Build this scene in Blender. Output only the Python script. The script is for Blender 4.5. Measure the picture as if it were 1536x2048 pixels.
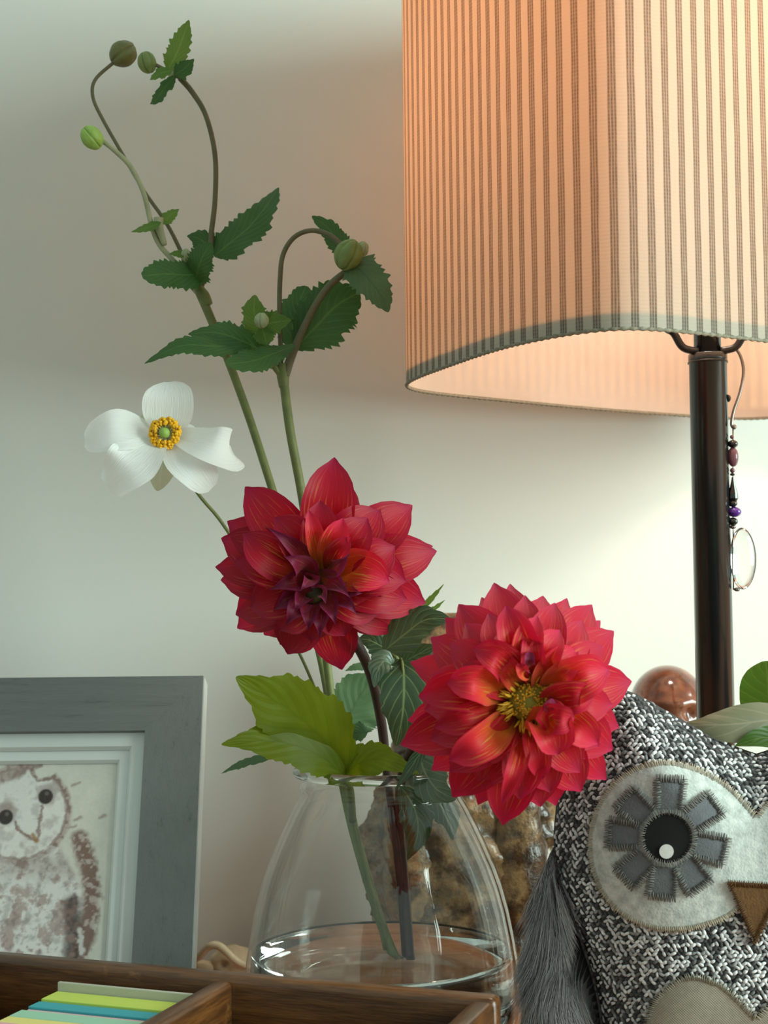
import bpy, math, random
from mathutils import Vector, noise
random.seed(7)
PI = math.pi
scene = bpy.context.scene
for o in list(bpy.data.objects): bpy.data.objects.remove(o)
COL = scene.collection

# ------------------------------------------------------------------ camera
F = 2958.0; CX = 768.0; CY = 1024.0; HOR = 1180.0; CZ = 0.25; ROLL = math.radians(0.6)
pitch = math.atan((HOR-CY)/F)
Fv = Vector((0, math.cos(pitch), math.sin(pitch))); R0 = Vector((1,0,0)); U0 = Vector((0,-math.sin(pitch), math.cos(pitch)))
Uv = U0*math.cos(ROLL)+R0*math.sin(ROLL); Rv = R0*math.cos(ROLL)-U0*math.sin(ROLL)
CAM = Vector((0,0,CZ))
cd = bpy.data.cameras.new('camera'); cam = bpy.data.objects.new('camera', cd); COL.objects.link(cam)
from mathutils import Matrix
M3 = Matrix((Rv, Uv, -Fv)).transposed()
cam.matrix_world = Matrix.Translation(CAM) @ M3.to_4x4()
cd.sensor_fit = 'VERTICAL'; cd.sensor_height = 36; cd.lens = F/2048*36
cd.clip_start = 0.01
cd.dof.use_dof = True; cd.dof.focus_distance = 0.74; cd.dof.aperture_fstop = 16
scene.camera = cam
def at(px, py, Y):
    d = Fv + Rv*((px-CX)/F) + Uv*((CY-py)/F)
    return CAM + d*(Y/d.y)

# ------------------------------------------------------------------ world, lights, exposure
w = bpy.data.worlds.new('world'); scene.world = w; w.use_nodes = True
bg = w.node_tree.nodes['Background']; bg.inputs[0].default_value = (0.72,0.91,0.82,1); bg.inputs[1].default_value = 0.46
def area(name, loc, target, sx, sy, power, col):
    l = bpy.data.lights.new(name,'AREA'); l.shape='RECTANGLE'; l.size=sx; l.size_y=sy; l.energy=power; l.color=col
    o = bpy.data.objects.new(name,l); COL.objects.link(o); o.location=loc
    o.rotation_euler = (Vector(target)-Vector(loc)).to_track_quat('-Z','Y').to_euler(); return o
area('window_daylight', (2.5,-0.35,0.80), (0.0,0.85,0.25), 1.5, 1.7, 92.0, (0.80,1.0,0.925))
scene.view_settings.view_transform = 'Standard'; scene.view_settings.look = 'None'
scene.view_settings.gamma = 1; scene.view_settings.use_curve_mapping = False
scene.view_settings.exposure = 0.36
scene.cycles.transparent_max_bounces = 24; scene.cycles.transmission_bounces = 16; scene.cycles.max_bounces = 16

# ------------------------------------------------------------------ material helpers
def srgb(r,g,b):
    f=lambda c:(c/12.92 if c<=0.04045 else ((c+0.055)/1.055)**2.4)
    return (f(r/255),f(g/255),f(b/255),1)
class NT:
    def __init__(s,name):
        s.m=bpy.data.materials.new(name); s.m.use_nodes=True; s.t=s.m.node_tree; s.t.nodes.clear()
        s.out=s.n('ShaderNodeOutputMaterial')
    def n(s,typ,ins=None,**kw):
        nd=s.t.nodes.new(typ)
        for k,v in kw.items(): setattr(nd,k,v)
        if ins:
            for k,v in ins.items():
                if isinstance(v,bpy.types.NodeSocket): s.t.links.new(v,nd.inputs[k])
                else: nd.inputs[k].default_value=v
        return nd
    def link(s,a,b): s.t.links.new(a,b)
    def surf(s,sock): s.link(sock,s.out.inputs['Surface']); return s.m
    def math(s,op,a,b=0.0,c=None):
        ins={0:a,1:b}
        if c is not None: ins[2]=c
        return s.n('ShaderNodeMath',ins,operation=op).outputs[0]
    def mix(s,fac,a,b,blend='MIX'):
        nd=s.t.nodes.new('ShaderNodeMix'); nd.data_type='RGBA'; nd.blend_type=blend
        for k,v in ((0,fac),(6,a),(7,b)):
            if isinstance(v,bpy.types.NodeSocket): s.link(v,nd.inputs[k])
            else: nd.inputs[k].default_value=v
        return nd.outputs[2]
    def ramp(s,fac,stops,interp='LINEAR'):
        nd=s.n('ShaderNodeValToRGB',{0:fac}); nd.color_ramp.interpolation=interp
        e=nd.color_ramp.elements
        while len(e)<len(stops): e.new(0.5)
        for i,(p,c) in enumerate(stops): e[i].position=p; e[i].color=c
        return nd.outputs[0]
    def coord(s,kind='Object',scale=(1,1,1)):
        tc=s.n('ShaderNodeTexCoord'); mp=s.n('ShaderNodeMapping',{0:tc.outputs[kind],3:scale}); return mp.outputs[0]
    def noise(s,vec,scale,detail=4,rough=0.5,out=0):
        return s.n('ShaderNodeTexNoise',{'Vector':vec,'Scale':scale,'Detail':detail,'Roughness':rough}).outputs[out]
    def bump(s,h,strength,dist=0.001):
        return s.n('ShaderNodeBump',{'Height':h,'Strength':strength,'Distance':dist}).outputs[0]
def plain(name,col,rough=0.5,noise_amt=0.12,nscale=60,bump=0.0,bscale=300,spec=0.5,metal=0.0,coat=0.0):
    k=NT(name); v=k.coord(); n=k.noise(v,nscale)
    dark=tuple(c*(1-noise_amt*2) for c in col[:3])+(1,); light=tuple(min(1,c*(1+noise_amt)) for c in col[:3])+(1,)
    c=k.mix(n,dark,light)
    p=k.n('ShaderNodeBsdfPrincipled',{'Base Color':c,'Roughness':rough,'Metallic':metal,'Specular IOR Level':spec,'Coat Weight':coat})
    if bump>0: k.link(k.bump(k.noise(v,bscale,3),bump),p.inputs['Normal'])
    return k.surf(p.outputs[0])
def leafy(name,base,dark,vein,trans=0.35,rough=0.45,tcol=None,nveins=9,spec=0.4):
    """leaf: UV x = along midrib 0..1, y = across 0..1"""
    k=NT(name); tc=k.n('ShaderNodeTexCoord'); sx=k.n('ShaderNodeSeparateXYZ',{0:tc.outputs['UV']})
    u,v=sx.outputs[0],sx.outputs[1]
    av=k.math('ABSOLUTE',k.math('SUBTRACT',v,0.5))                      # 0 mid .. .5 edge
    lat=k.math('SUBTRACT',k.math('MULTIPLY',u,float(nveins)),k.math('MULTIPLY',av,float(nveins)*0.75))
    fr=k.math('ABSOLUTE',k.math('SUBTRACT',k.math('FRACT',lat),0.5))    # 0 at vein
    lv=k.n('ShaderNodeMapRange',{0:fr,1:0.0,2:0.10,3:1.0,4:0.0}).outputs[0]
    mv=k.n('ShaderNodeMapRange',{0:av,1:0.0,2:0.035,3:1.0,4:0.0}).outputs[0]
    ve=k.math('MAXIMUM',k.math('MULTIPLY',lv,0.55),mv)
    n=k.noise(k.coord('Object'),90,5)
    c=k.mix(n,dark,base); c=k.mix(k.math('MULTIPLY',ve,0.6),c,vein)
    b=k.bump(k.math('ADD',k.math('MULTIPLY',fr,1.0),k.math('MULTIPLY',n,0.8)),0.32,0.0010)
    p=k.n('ShaderNodeBsdfPrincipled',{'Base Color':c,'Roughness':rough,'Specular IOR Level':spec,'Normal':b})
    t=k.n('ShaderNodeBsdfTranslucent',{'Color':k.mix(0.5,c,tcol or vein),'Normal':b})
    m=k.n('ShaderNodeMixShader',{0:trans,1:p.outputs[0],2:t.outputs[0]})
    return k.surf(m.outputs[0])
def petal_mat(name,stops,edge,trans=0.35,edge_amt=0.5,streak=0.25,streakcol=(0.9,0.35,0.05,1)):
    k=NT(name); tc=k.n('ShaderNodeTexCoord'); sx=k.n('ShaderNodeSeparateXYZ',{0:tc.outputs['UV']})
    u,v=sx.outputs[0],sx.outputs[1]
    av=k.math('MULTIPLY',k.math('ABSOLUTE',k.math('SUBTRACT',v,0.5)),2.0)
    mp=k.n('ShaderNodeMapping',{0:tc.outputs['UV'],3:(1.6,13,1)})
    oi=k.n('ShaderNodeObjectInfo')
    wv=k.n('ShaderNodeTexNoise',{'Vector':mp.outputs[0],'Scale':2.0,'Detail':3.0,'W':oi.outputs['Random']},noise_dimensions='4D').outputs[0]
    uu=k.math('ADD',u,k.math('MULTIPLY',k.math('SUBTRACT',wv,0.5),0.42))
    c=k.ramp(uu,stops)
    sm=k.n('ShaderNodeMapRange',{0:wv,1:0.56,2:0.70,3:0.0,4:streak}).outputs[0]
    sm=k.math('MULTIPLY',sm,k.n('ShaderNodeMapRange',{0:u,1:0.45,2:1.0,3:1.0,4:0.0}).outputs[0])
    c=k.mix(sm,c,streakcol)
    em=k.n('ShaderNodeMapRange',{0:av,1:0.55,2:1.0,3:0.0,4:edge_amt}).outputs[0]
    c=k.mix(em,c,edge)
    b=k.bump(wv,0.35,0.0008)
    p=k.n('ShaderNodeBsdfPrincipled',{'Base Color':c,'Roughness':0.5,'Specular IOR Level':0.3,'Normal':b,'Sheen Weight':0.1})
    t=k.n('ShaderNodeBsdfTranslucent',{'Color':c})
    return k.surf(k.n('ShaderNodeMixShader',{0:trans,1:p.outputs[0],2:t.outputs[0]}).outputs[0])
def attr_mat(name,rough=0.8,trans=0.0,bump=None,spec=0.3,sheen=0.0,attr='Col'):
    k=NT(name); a=k.n('ShaderNodeVertexColor',layer_name=attr)
    n=k.noise(k.coord(),500,3); c=k.mix(0.25,a.outputs[0],k.mix(n,(0,0,0,1),(1,1,1,1)),'SOFT_LIGHT')
    p=k.n('ShaderNodeBsdfPrincipled',{'Base Color':c,'Roughness':rough,'Specular IOR Level':spec,'Sheen Weight':sheen})
    if bump: k.link(k.bump(n,bump),p.inputs['Normal'])
    return k.surf(p.outputs[0])
def wood_mat(name,stops,scale=(4,60,60),rough=0.4,coat=0.2,bump=0.3,axis='x',wear=None):
    k=NT(name); v=k.coord('Object',scale)
    n1=k.noise(v,2.2,8,0.65); n2=k.noise(k.coord('Object',tuple(s*4 for s in scale)),3.0,4,0.6)
    f=k.math('ADD',k.math('MULTIPLY',n1,0.7),k.math('MULTIPLY',n2,0.3))
    c=k.ramp(f,stops)
    if wear:
        wn=k.noise(k.coord('Object'),38,6,0.7); c=k.mix(k.n('ShaderNodeMapRange',{0:wn,1:0.60,2:0.72,3:0,4:0.6}).outputs[0],c,wear)
    p=k.n('ShaderNodeBsdfPrincipled',{'Base Color':c,'Roughness':rough,'Coat Weight':coat,'Coat Roughness':0.25,'Normal':k.bump(f,bump,0.0012)})
    return k.surf(p.outputs[0])
def glass_thin(name,tint=(0.975,0.985,0.98,1)):
    k=NT(name); gb=k.n('ShaderNodeNewGeometry').outputs['Backfacing']; fr=k.n('ShaderNodeFresnel',{0:k.n('ShaderNodeMapRange',{0:gb,1:0.0,2:1.0,3:1.45,4:1/1.45}).outputs[0]}).outputs[0]
    sc=k.noise(k.coord('Object',(1,1,0.25)),26,3)
    nb=k.bump(sc,0.05,0.002)
    g=k.n('ShaderNodeBsdfGlossy',{'Color':(1,1,1,1),'Roughness':0.02,'Normal':nb}); t=k.n('ShaderNodeBsdfTransparent',{'Color':tint})
    return k.surf(k.n('ShaderNodeMixShader',{0:fr,1:t.outputs[0],2:g.outputs[0]}).outputs[0])
def glass(name,ior=1.45,col=(1,1,1,1),rough=0.0):
    k=NT(name); n=k.noise(k.coord(),40,2); p=k.n('ShaderNodeBsdfGlass',{'Color':k.mix(n,col,tuple(c*0.98 for c in col[:3])+(1,)),'IOR':ior,'Roughness':rough})
    return k.surf(p.outputs[0])

# ------------------------------------------------------------------ object helpers
WL={}
def tag(o,label=None,cat=None,group=None,kind=None):
    if label: o['label']=label
    if cat: o['category']=cat
    if group: o['group']=group
    if kind: o['kind']=kind
    return o
def thing(name,loc,label,cat,group=None):
    o=bpy.data.objects.new(name,None); COL.objects.link(o); o.location=loc; o.empty_display_size=0.01
    WL[o.name]=Vector(loc); return tag(o,label,cat,group)
def mesh(name,V,Fc,mat,parent=None,uv=None,smooth=True,cols=None,origin=None,label=None,kind=None):
    org=Vector((0,0,0))
    if parent is not None: org=WL[parent.name]
    elif origin is not None: org=Vector(origin)
    me=bpy.data.meshes.new(name)
    me.from_pydata([(v[0]-org.x,v[1]-org.y,v[2]-org.z) for v in V],[],Fc)
    if uv:
        l=me.uv_layers.new(name='UVMap'); buf=[]
        for lp in me.loops: buf.extend(uv[lp.vertex_index])
        l.data.foreach_set('uv',buf)
    if cols:
        ca=me.color_attributes.new('Col','FLOAT_COLOR','POINT'); buf=[]
        for c in cols: buf.extend((c[0],c[1],c[2],1.0))
        ca.data.foreach_set('color',buf)
    me.polygons.foreach_set('use_smooth',[smooth]*len(me.polygons))
    me.materials.append(mat); me.update()
    o=bpy.data.objects.new(name,me); COL.objects.link(o)
    if parent is not None: o.parent=parent
    else: o.location=org
    WL[o.name]=org
    if label: o['label']=label
    if kind: o['kind']=kind
    return o
def catmull(P,n,closed=False):
    out=[]; m=len(P); seg=m if closed else m-1
    # parametrise by equal index
    for k in range(n+(0 if closed else 1)):
        t=k/n*seg; i=min(int(t),seg-1); f=t-i
        g=(lambda j:P[j%m]) if closed else (lambda j:P[max(0,min(m-1,j))])
        a,b,c,d=g(i-1),g(i),g(i+1),g(i+2)
        if isinstance(b,(int,float)):
            out.append(0.5*((2*b)+(c-a)*f+(2*a-5*b+4*c-d)*f*f+(3*b-a-3*c+d)*f**3))
        else:
            out.append(0.5*((2*b)+(c-a)*f+(2*a-5*b+4*c-d)*f*f+(3*b-a-3*c+d)*f**3))
    return out
def interp(L,t):
    x=t*(len(L)-1); i=min(int(x),len(L)-2); f=x-i; return L[i]*(1-f)+L[i+1]*f
def tube_geo(P,radii,n=None,seg=8,caps=True):
    n=n or max(6,(len(P)-1)*5)
    S=catmull(P,n) if len(P)>2 else [P[0].lerp(P[1],i/n) for i in range(n+1)]
    V=[];Fc=[]; up=Vector((0.13,0.91,0.4)).normalized()
    for i,p in enumerate(S):
        t=(S[min(i+1,n)]-S[max(i-1,0)]).normalized()
        a=t.cross(up); 
        if a.length<1e-4: a=t.cross(Vector((1,0,0)))
        a.normalize(); b=t.cross(a); r=interp(radii,i/n) if isinstance(radii,(list,tuple)) else radii
        for k in range(seg):
            an=2*PI*k/seg; V.append(p+a*(r*math.cos(an))+b*(r*math.sin(an)))
    for i in range(n):
        for k in range(seg): Fc.append((i*seg+k,i*seg+(k+1)%seg,(i+1)*seg+(k+1)%seg,(i+1)*seg+k))
    if caps: Fc.append(tuple(range(seg))[::-1]); Fc.append(tuple(n*seg+k for k in range(seg)))
    return V,Fc
def tube(name,P,radii,mat,parent=None,n=None,seg=8,**kw):
    V,Fc=tube_geo(P,radii,n,seg); return mesh(name,V,Fc,mat,parent,**kw)
def lathe_geo(prof,c,seg=48,axis=None,caps=True):
    V=[];Fc=[]; c=Vector(c); m=len(prof)
    ax=(axis or Vector((0,0,1))).normalized(); a=ax.cross(Vector((0.3,1,0.1))).normalized(); b=ax.cross(a)
    for (r,z) in prof:
        for k in range(seg):
            an=2*PI*k/seg; V.append(c+ax*z+a*(r*math.cos(an))+b*(r*math.sin(an)))
    for i in range(m-1):
        for k in range(seg): Fc.append((i*seg+k,i*seg+(k+1)%seg,(i+1)*seg+(k+1)%seg,(i+1)*seg+k))
    if caps and prof[0][0]>1e-6: Fc.append(tuple(range(seg))[::-1])
    if caps and prof[-1][0]>1e-6: Fc.append(tuple((m-1)*seg+k for k in range(seg)))
    if not caps:
        nb=(m-1)*seg; V=V[:nb]; Fc=[tuple(i-nb if i>=nb else i for i in f) for f in Fc]
    return V,Fc
def lathe(name,prof,c,mat,parent=None,seg=48,axis=None,caps=True,**kw):
    V,Fc=lathe_geo(prof,c,seg,axis,caps); return mesh(name,V,Fc,mat,parent,**kw)
def box_geo(c,sx,sy,sz,xa=Vector((1,0,0)),ya=Vector((0,1,0)),za=Vector((0,0,1)),bev=0.0):
    """bevelled box: superellipse-free, 24-vertex chamfer"""
    c=Vector(c); V=[];Fc=[]
    if bev<=0:
        for z in (-1,1):
            for (x,y) in ((-1,-1),(1,-1),(1,1),(-1,1)): V.append(c+xa*(x*sx/2)+ya*(y*sy/2)+za*(z*sz/2))
        Fc=[(3,2,1,0),(4,5,6,7),(0,1,5,4),(1,2,6,5),(2,3,7,6),(3,0,4,7)]
        return V,Fc
    import bmesh
    bm=bmesh.new(); bmesh.ops.create_cube(bm,size=1)
    for v in bm.verts: v.co=Vector((v.co.x*sx,v.co.y*sy,v.co.z*sz))
    bmesh.ops.bevel(bm,geom=list(bm.edges),offset=bev,segments=3,profile=0.5,affect='EDGES')
    bm.verts.index_update()
    for v in bm.verts: V.append(c+xa*v.co.x+ya*v.co.y+za*v.co.z)
    for f in bm.faces: Fc.append(tuple(v.index for v in f.verts))
    bm.free(); return V,Fc
def box(name,c,sx,sy,sz,mat,parent=None,bev=0.0,xa=Vector((1,0,0)),ya=Vector((0,1,0)),za=Vector((0,0,1)),smooth=False,**kw):
    V,Fc=box_geo(c,sx,sy,sz,xa,ya,za,bev); return mesh(name,V,Fc,mat,parent,smooth=smooth,**kw)
def blob(name,c,rx,ry,rz,mat,parent=None,nu=28,nv=18,disp=None,axis=None,**kw):
    """closed ellipsoid with optional displacement function (unit vector -> scale)"""
    c=Vector(c); V=[];Fc=[]
    q=axis.to_track_quat('Z','Y') if axis is not None else None
    def pt(d):
        s=disp(d) if disp else 1.0
        p=Vector((d.x*rx*s,d.y*ry*s,d.z*rz*s))
        return c+(q@p if q else p)
    V.append(pt(Vector((0,0,-1))))
    for i in range(1,nv):
        th=-PI/2+PI*i/nv
        for k in range(nu):
            ph=2*PI*k/nu; V.append(pt(Vector((math.cos(th)*math.cos(ph),math.cos(th)*math.sin(ph),math.sin(th)))))
    V.append(pt(Vector((0,0,1))))
    for k in range(nu): Fc.append((0,1+(k+1)%nu,1+k))
    for i in range(nv-2):
        for k in range(nu):
            a=1+i*nu; Fc.append((a+k,a+(k+1)%nu,a+nu+(k+1)%nu,a+nu+k))
    e=len(V)-1; a=1+(nv-2)*nu
    for k in range(nu): Fc.append((a+k,a+(k+1)%nu,e))
    return mesh(name,V,Fc,mat,parent,**kw)
def blade_geo(P,W,nrm,cup=0.0,nu=16,nv=6,serr=0.0,ns=10,ruf=0.0,rf=3.0,crease=0.0,seed=0,W2=None):
    """sheet along midline P with half widths W (left) / W2 (right). nrm: facing normal (or list)."""
    S=catmull(P,nu); V=[];UV=[];Fc=[]
    for i,p in enumerate(S):
        u=i/nu
        t=(S[min(i+1,nu)]-S[max(i-1,0)]).normalized()
        n=(interp(nrm,u) if isinstance(nrm,list) else nrm)
        n=(n-t*n.dot(t)).normalized(); s=t.cross(n)
        for j in range(nv+1):
            v=-1+2*j/nv
            wl=W if v<0 or W2 is None else W2
            wd=max(0.0,interp(wl,u))
            sh=0.0
            e=abs(v)
            if serr>0 and e>0.99:
                fr=(u*ns+0.15*math.sin(seed+u*17))%1.0
                wd=wd*(1+serr*1.3*(fr-0.5)*2)*(1+0.07*math.sin(u*19+seed)+0.04*math.sin(u*43+seed*2))
                sh=serr*wd*0.35*fr
            q=p+s*(wd*v)+t*sh*0+n*(cup*wd*(v*v))
            if crease: q=q+n*(crease*wd*e)
            if ruf: q=q+n*(ruf*wd*e*e*math.sin(rf*2*PI*u+seed*1.7+(1.5 if v>0 else 0)))
            V.append(q); UV.append((u,(v+1)/2))
    for i in range(nu):
        for j in range(nv):
            a=i*(nv+1)+j; Fc.append((a,a+1,a+nv+2,a+nv+1))
    return V,Fc,UV
def blade(name,P,W,nrm,mat,parent,label=None,**kw):
    V,Fc,UV=blade_geo(P,W,nrm,**kw); return mesh(name,V,Fc,mat,parent,uv=UV,label=label)
def merge(*geos):
    V=[];Fc=[];UV=[]
    for g in geos:
        o=len(V); V+=g[0]; Fc+=[tuple(i+o for i in f) for f in g[1]]
        if len(g)>2: UV+=g[2]
    return (V,Fc,UV) if UV else (V,Fc)
TOCAM=Vector((0,-1,0.05)).normalized()

# ------------------------------------------------------------------ materials
k=NT('painted_wall'); n=k.noise(k.coord(),140,5,0.6)
c=k.mix(k.noise(k.coord(),3,3),srgb(214,216,210),srgb(221,222,217))
M_wall=k.surf(k.n('ShaderNodeBsdfPrincipled',{'Base Color':c,'Roughness':0.75,'Specular IOR Level':0.25,'Normal':k.bump(n,0.08,0.001)}).outputs[0])
M_table=wood_mat('orange_wood',[(0.25,srgb(140,84,52)),(0.5,srgb(186,122,82)),(0.75,srgb(205,145,104))],(3,40,40),0.38,0.15,0.15)
M_box=wood_mat('dark_stained_wood',[(0.28,srgb(38,20,6)),(0.46,srgb(78,45,17)),(0.6,srgb(112,69,30)),(0.78,srgb(150,100,50))],(6,70,70),0.36,0.35,0.4,wear=srgb(176,124,66))
M_frame=wood_mat('grey_painted_wood',[(0.30,srgb(84,88,87)),(0.42,srgb(112,116,115)),(0.8,srgb(122,126,125))],(9,120,120),0.6,0.0,0.5)
M_framev=wood_mat('grey_painted_wood_upright',[(0.30,srgb(88,92,91)),(0.42,srgb(112,116,115)),(0.8,srgb(120,124,123))],(120,120,9),0.6,0.0,0.4)
M_frameside=plain('lit_frame_side',srgb(200,204,202),0.5)  # much paler than the frame wood: light on its sides, painted in
M_mat=plain('white_mount_board',srgb(226,230,228),0.8,0.03)
M_pole=plain('dark_bronze_metal',srgb(32,33,34),0.2,0.05,40,metal=0.1,spec=0.8,coat=0.3)
M_black=plain('black_metal',srgb(30,28,28),0.35,0.05)
M_stem=plain('green_stem',srgb(112,122,66),0.55,0.25,120,bump=0.2,bscale=900)
M_stemb=plain('brown_green_stem',srgb(104,98,66),0.55,0.22,120,bump=0.2,bscale=900)
M_stemp=plain('pale_green_stem',srgb(160,164,128),0.6,0.2,120,bump=0.2,bscale=900)
M_dstem=plain('purple_brown_stem',srgb(66,44,38),0.4,0.3,70)
M_leaf=leafy('anemone_leaf_dark',srgb(66,106,50),srgb(38,76,34),srgb(102,140,70),0.32,0.5)
M_leafl=leafy('anemone_leaf_light',srgb(104,140,56),srgb(64,104,34),srgb(150,176,90),0.4,0.5)
M_leafo=leafy('anemone_leaf_olive',srgb(124,140,26),srgb(96,116,14),srgb(92,112,10),0.5,0.5,tcol=srgb(150,165,10),nveins=7)
M_leafg=leafy('anemone_leaf_grey',srgb(104,136,92),srgb(74,106,70),srgb(70,98,62),0.3,0.55,nveins=8)
M_dleaf=leafy('dahlia_leaf',srgb(46,74,46),srgb(24,46,30),srgb(150,170,110),0.22,0.35,nveins=6,spec=0.6)
M_dleafl=leafy('dahlia_leaf_pale',srgb(92,112,92),srgb(56,80,60),srgb(150,165,130),0.2,0.35,nveins=6,spec=0.6)
M_hleaf=leafy('houseplant_leaf',srgb(80,116,36),srgb(60,96,24),srgb(120,150,60),0.35,0.4,nveins=6)
M_hleafp=leafy('houseplant_pale_leaf',srgb(140,136,108),srgb(108,112,84),srgb(170,160,134),0.25,0.45,nveins=4)
RED=[(0.02,srgb(214,140,26)),(0.20,srgb(196,64,18)),(0.42,srgb(186,16,26)),(0.8,srgb(182,10,46)),(1.0,srgb(164,14,72))]
M_pet=petal_mat('red_petal_shaded',RED,srgb(158,10,58),0.42,0.55,0.55)  # darker copy of the dahlia red, the nodding flower's shade put into the colour
M_pet2=petal_mat('red_petal_bright',[(0.02,srgb(232,150,40)),(0.20,srgb(220,72,24)),(0.42,srgb(206,20,32)),(0.8,srgb(202,12,50)),(1.0,srgb(190,22,82))],srgb(196,16,68),0.36,0.55,0.85)
M_pety=petal_mat('yellow_streaked_petal',[(0.05,srgb(230,170,40)),(0.35,srgb(228,100,36)),(0.6,srgb(222,36,44)),(0.9,srgb(214,24,72)),(1,srgb(196,24,96))],srgb(212,24,70),0.34,0.45,0.9,srgb(226,170,60))
M_petp=petal_mat('purple_petal',[(0.05,srgb(196,110,30)),(0.25,srgb(150,26,36)),(0.55,srgb(112,6,44)),(1,srgb(112,12,66))],srgb(142,20,86),0.25,0.7,0.2)
k=NT('white_petal'); tc=k.n('ShaderNodeTexCoord'); mp=k.n('ShaderNodeMapping',{0:tc.outputs['UV'],3:(1.2,14,1)})
nn=k.noise(mp.outputs[0],2.5,3); c=k.mix(nn,srgb(249,250,247),srgb(254,254,252))
p=k.n('ShaderNodeBsdfPrincipled',{'Base Color':c,'Roughness':0.45,'Specular IOR Level':0.3,'Normal':k.bump(nn,0.5,0.001)}); t=k.n('ShaderNodeBsdfTranslucent',{'Color':c})
M_white=k.surf(k.n('ShaderNodeMixShader',{0:0.35,1:p.outputs[0],2:t.outputs[0]}).outputs[0])
M_whiteg=leafy('greenish_sepal',srgb(214,216,190),srgb(196,198,164),srgb(226,226,206),0.4,0.5,nveins=2)
M_stamen=plain('orange_stamen',srgb(252,186,24),0.5,0.12,300)
M_filament=plain('cream_filament',srgb(244,238,190),0.5,0.05)
M_bud=plain('green_bud',srgb(120,138,72),0.5,0.2,150,bump=0.3,bscale=600)
M_budl=plain('bright_green_bud',srgb(150,184,84),0.5,0.15,150,bump=0.3,bscale=600)
M_budo=plain('olive_bud',srgb(110,112,62),0.5,0.25,120,bump=0.3,bscale=600)
M_budp=plain('pale_bud',srgb(160,172,130),0.6,0.15,150,bump=0.3,bscale=600)
M_disc=plain('yellow_green_disc',srgb(150,140,40),0.6,0.3,260,bump=0.6,bscale=900)
M_floret=plain('yellow_floret',srgb(224,172,40),0.5,0.2,400)
M_darkdisc=plain('dark_green_disc',srgb(70,64,22),0.6,0.3,260)
M_jar=glass_thin('clear_jar_glass'); M_rim=glass('rim_glass',1.45,(0.97,0.985,0.98,1)); M_water=glass('water',1.33,(0.985,0.99,0.985,1))
M_crystal=glass('clear_crystal',1.5); M_purple=plain('amethyst_bead',srgb(96,40,150),0.1,0.2,200,coat=0.6)
M_pink=plain('pink_stone_bead',srgb(120,72,88),0.25,0.25,250,coat=0.5); M_jet=plain('black_bead',srgb(18,20,20),0.12,0.1,coat=0.6)
M_silver=plain('silver_wire',srgb(150,140,135),0.3,0.1,metal=0.9)

# ------------------------------------------------------------------ setting
YW=1.05
wa=math.radians(10); wx=Vector((math.cos(wa),math.sin(wa),0)); wy=Vector((-math.sin(wa),math.cos(wa),0)); W0=Vector((0.30,1.062,0))
wall=box('wall_back',W0+wy*0.05+Vector((0,0,0.55)),4.0,0.1,2.6,M_wall,xa=wx,ya=wy); tag(wall,'plain pale painted wall behind the lamp and vase','wall',kind='structure')
floor=box('floor',(0.3,-0.55,-0.80),4.0,3.3,0.1,wood_mat('floor_boards',[(0.3,srgb(120,92,66)),(0.7,srgb(160,128,96))],(3,30,30),0.5,0,0.1)); tag(floor,'plain wooden floor under the table','floor',kind='structure')
tab=thing('wooden_table',(0.25,0.70,-0.75),None,None)
box('worktop',W0-wy*0.352+Vector((0,0,-0.02)),2.2,0.70,0.04,M_table,tab,bev=0.004,xa=wx,ya=wy)
for lx in (-1.0,1.0):
    for ly in (-0.64,-0.08): box('leg',W0+wx*lx+wy*ly+Vector((0,0,-0.395)),0.06,0.06,0.71,M_table,tab,bev=0.004)
tag(tab,'orange brown wooden table top under the vase and box','table')

# ------------------------------------------------------------------ table lamp
DL=0.84
half=[(.016,1.0),(.0414,.928),(.0674,.8595),(.092,.82),(.1163,.796),(.1421,.789),(.189,.817),(.232,.844),(.274,.871),(.336,.920),(.385,.958)]
cen=Vector((.2165,1.0))
pl=[Vector(p) for p in half]; pl+= [cen*2-p for p in pl]
def plan_world(p): return Vector((p.x*DL,p.y*DL))
rng=catmull(pl,240,closed=True)
for _ in range(50): rng=[(rng[i-1]+rng[i]*2+rng[(i+1)%240])/4 for i in range(240)]
rng=[cen+(p-cen)*(0.2005/(cen.x-min(q.x/q.y for q in rng)*1.0)) for p in rng]
# equal arc resample
L=[0]
for i in range(240): L.append(L[-1]+(rng[(i+1)%240]-rng[i]).length)
tot=L[-1]; rs=[];j=0
for i in range(320):
    d=tot*i/320
    while L[j+1]<d: j+=1
    f=(d-L[j])/(L[j+1]-L[j]); rs.append(rng[j]*(1-f)+rng[(j+1)%240]*f)
ring=[plan_world(p) for p in rs]; per=tot*DL
ZS=0.2495+410/F*DL; ZT=ZS+0.30
lc=plan_world(cen)
lamp=thing('table_lamp',(lc.x,lc.y,0),'tall table lamp with striped oval fabric shade and dark metal pole','lamp')
PITCH=0.0088
def shade_sheet(z0,z1,inset,nz=2):
    V=[];UV=[];Fc=[];n=len(ring)
    for iz in range(nz+1):
        z=z0+(z1-z0)*iz/nz
        for i in range(n+1):
            p=ring[i%n]; q=p+(lc-p).normalized()*inset
            V.append((q.x,q.y,z)); UV.append((per*i/n/PITCH,z/PITCH))
    for iz in range(nz):
        for i in range(n):
            a=iz*(n+1)+i; Fc.append((a,a+1,a+n+2,a+n+1))
    return V,Fc,UV
k=NT('striped_shade_fabric'); tc=k.n('ShaderNodeTexCoord'); sx=k.n('ShaderNodeSeparateXYZ',{0:tc.outputs['UV']})
wob=k.n('ShaderNodeMapping',{0:tc.outputs['UV'],3:(0.8,0.12,1)}); wb=k.noise(wob.outputs[0],2.0,3)
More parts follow.
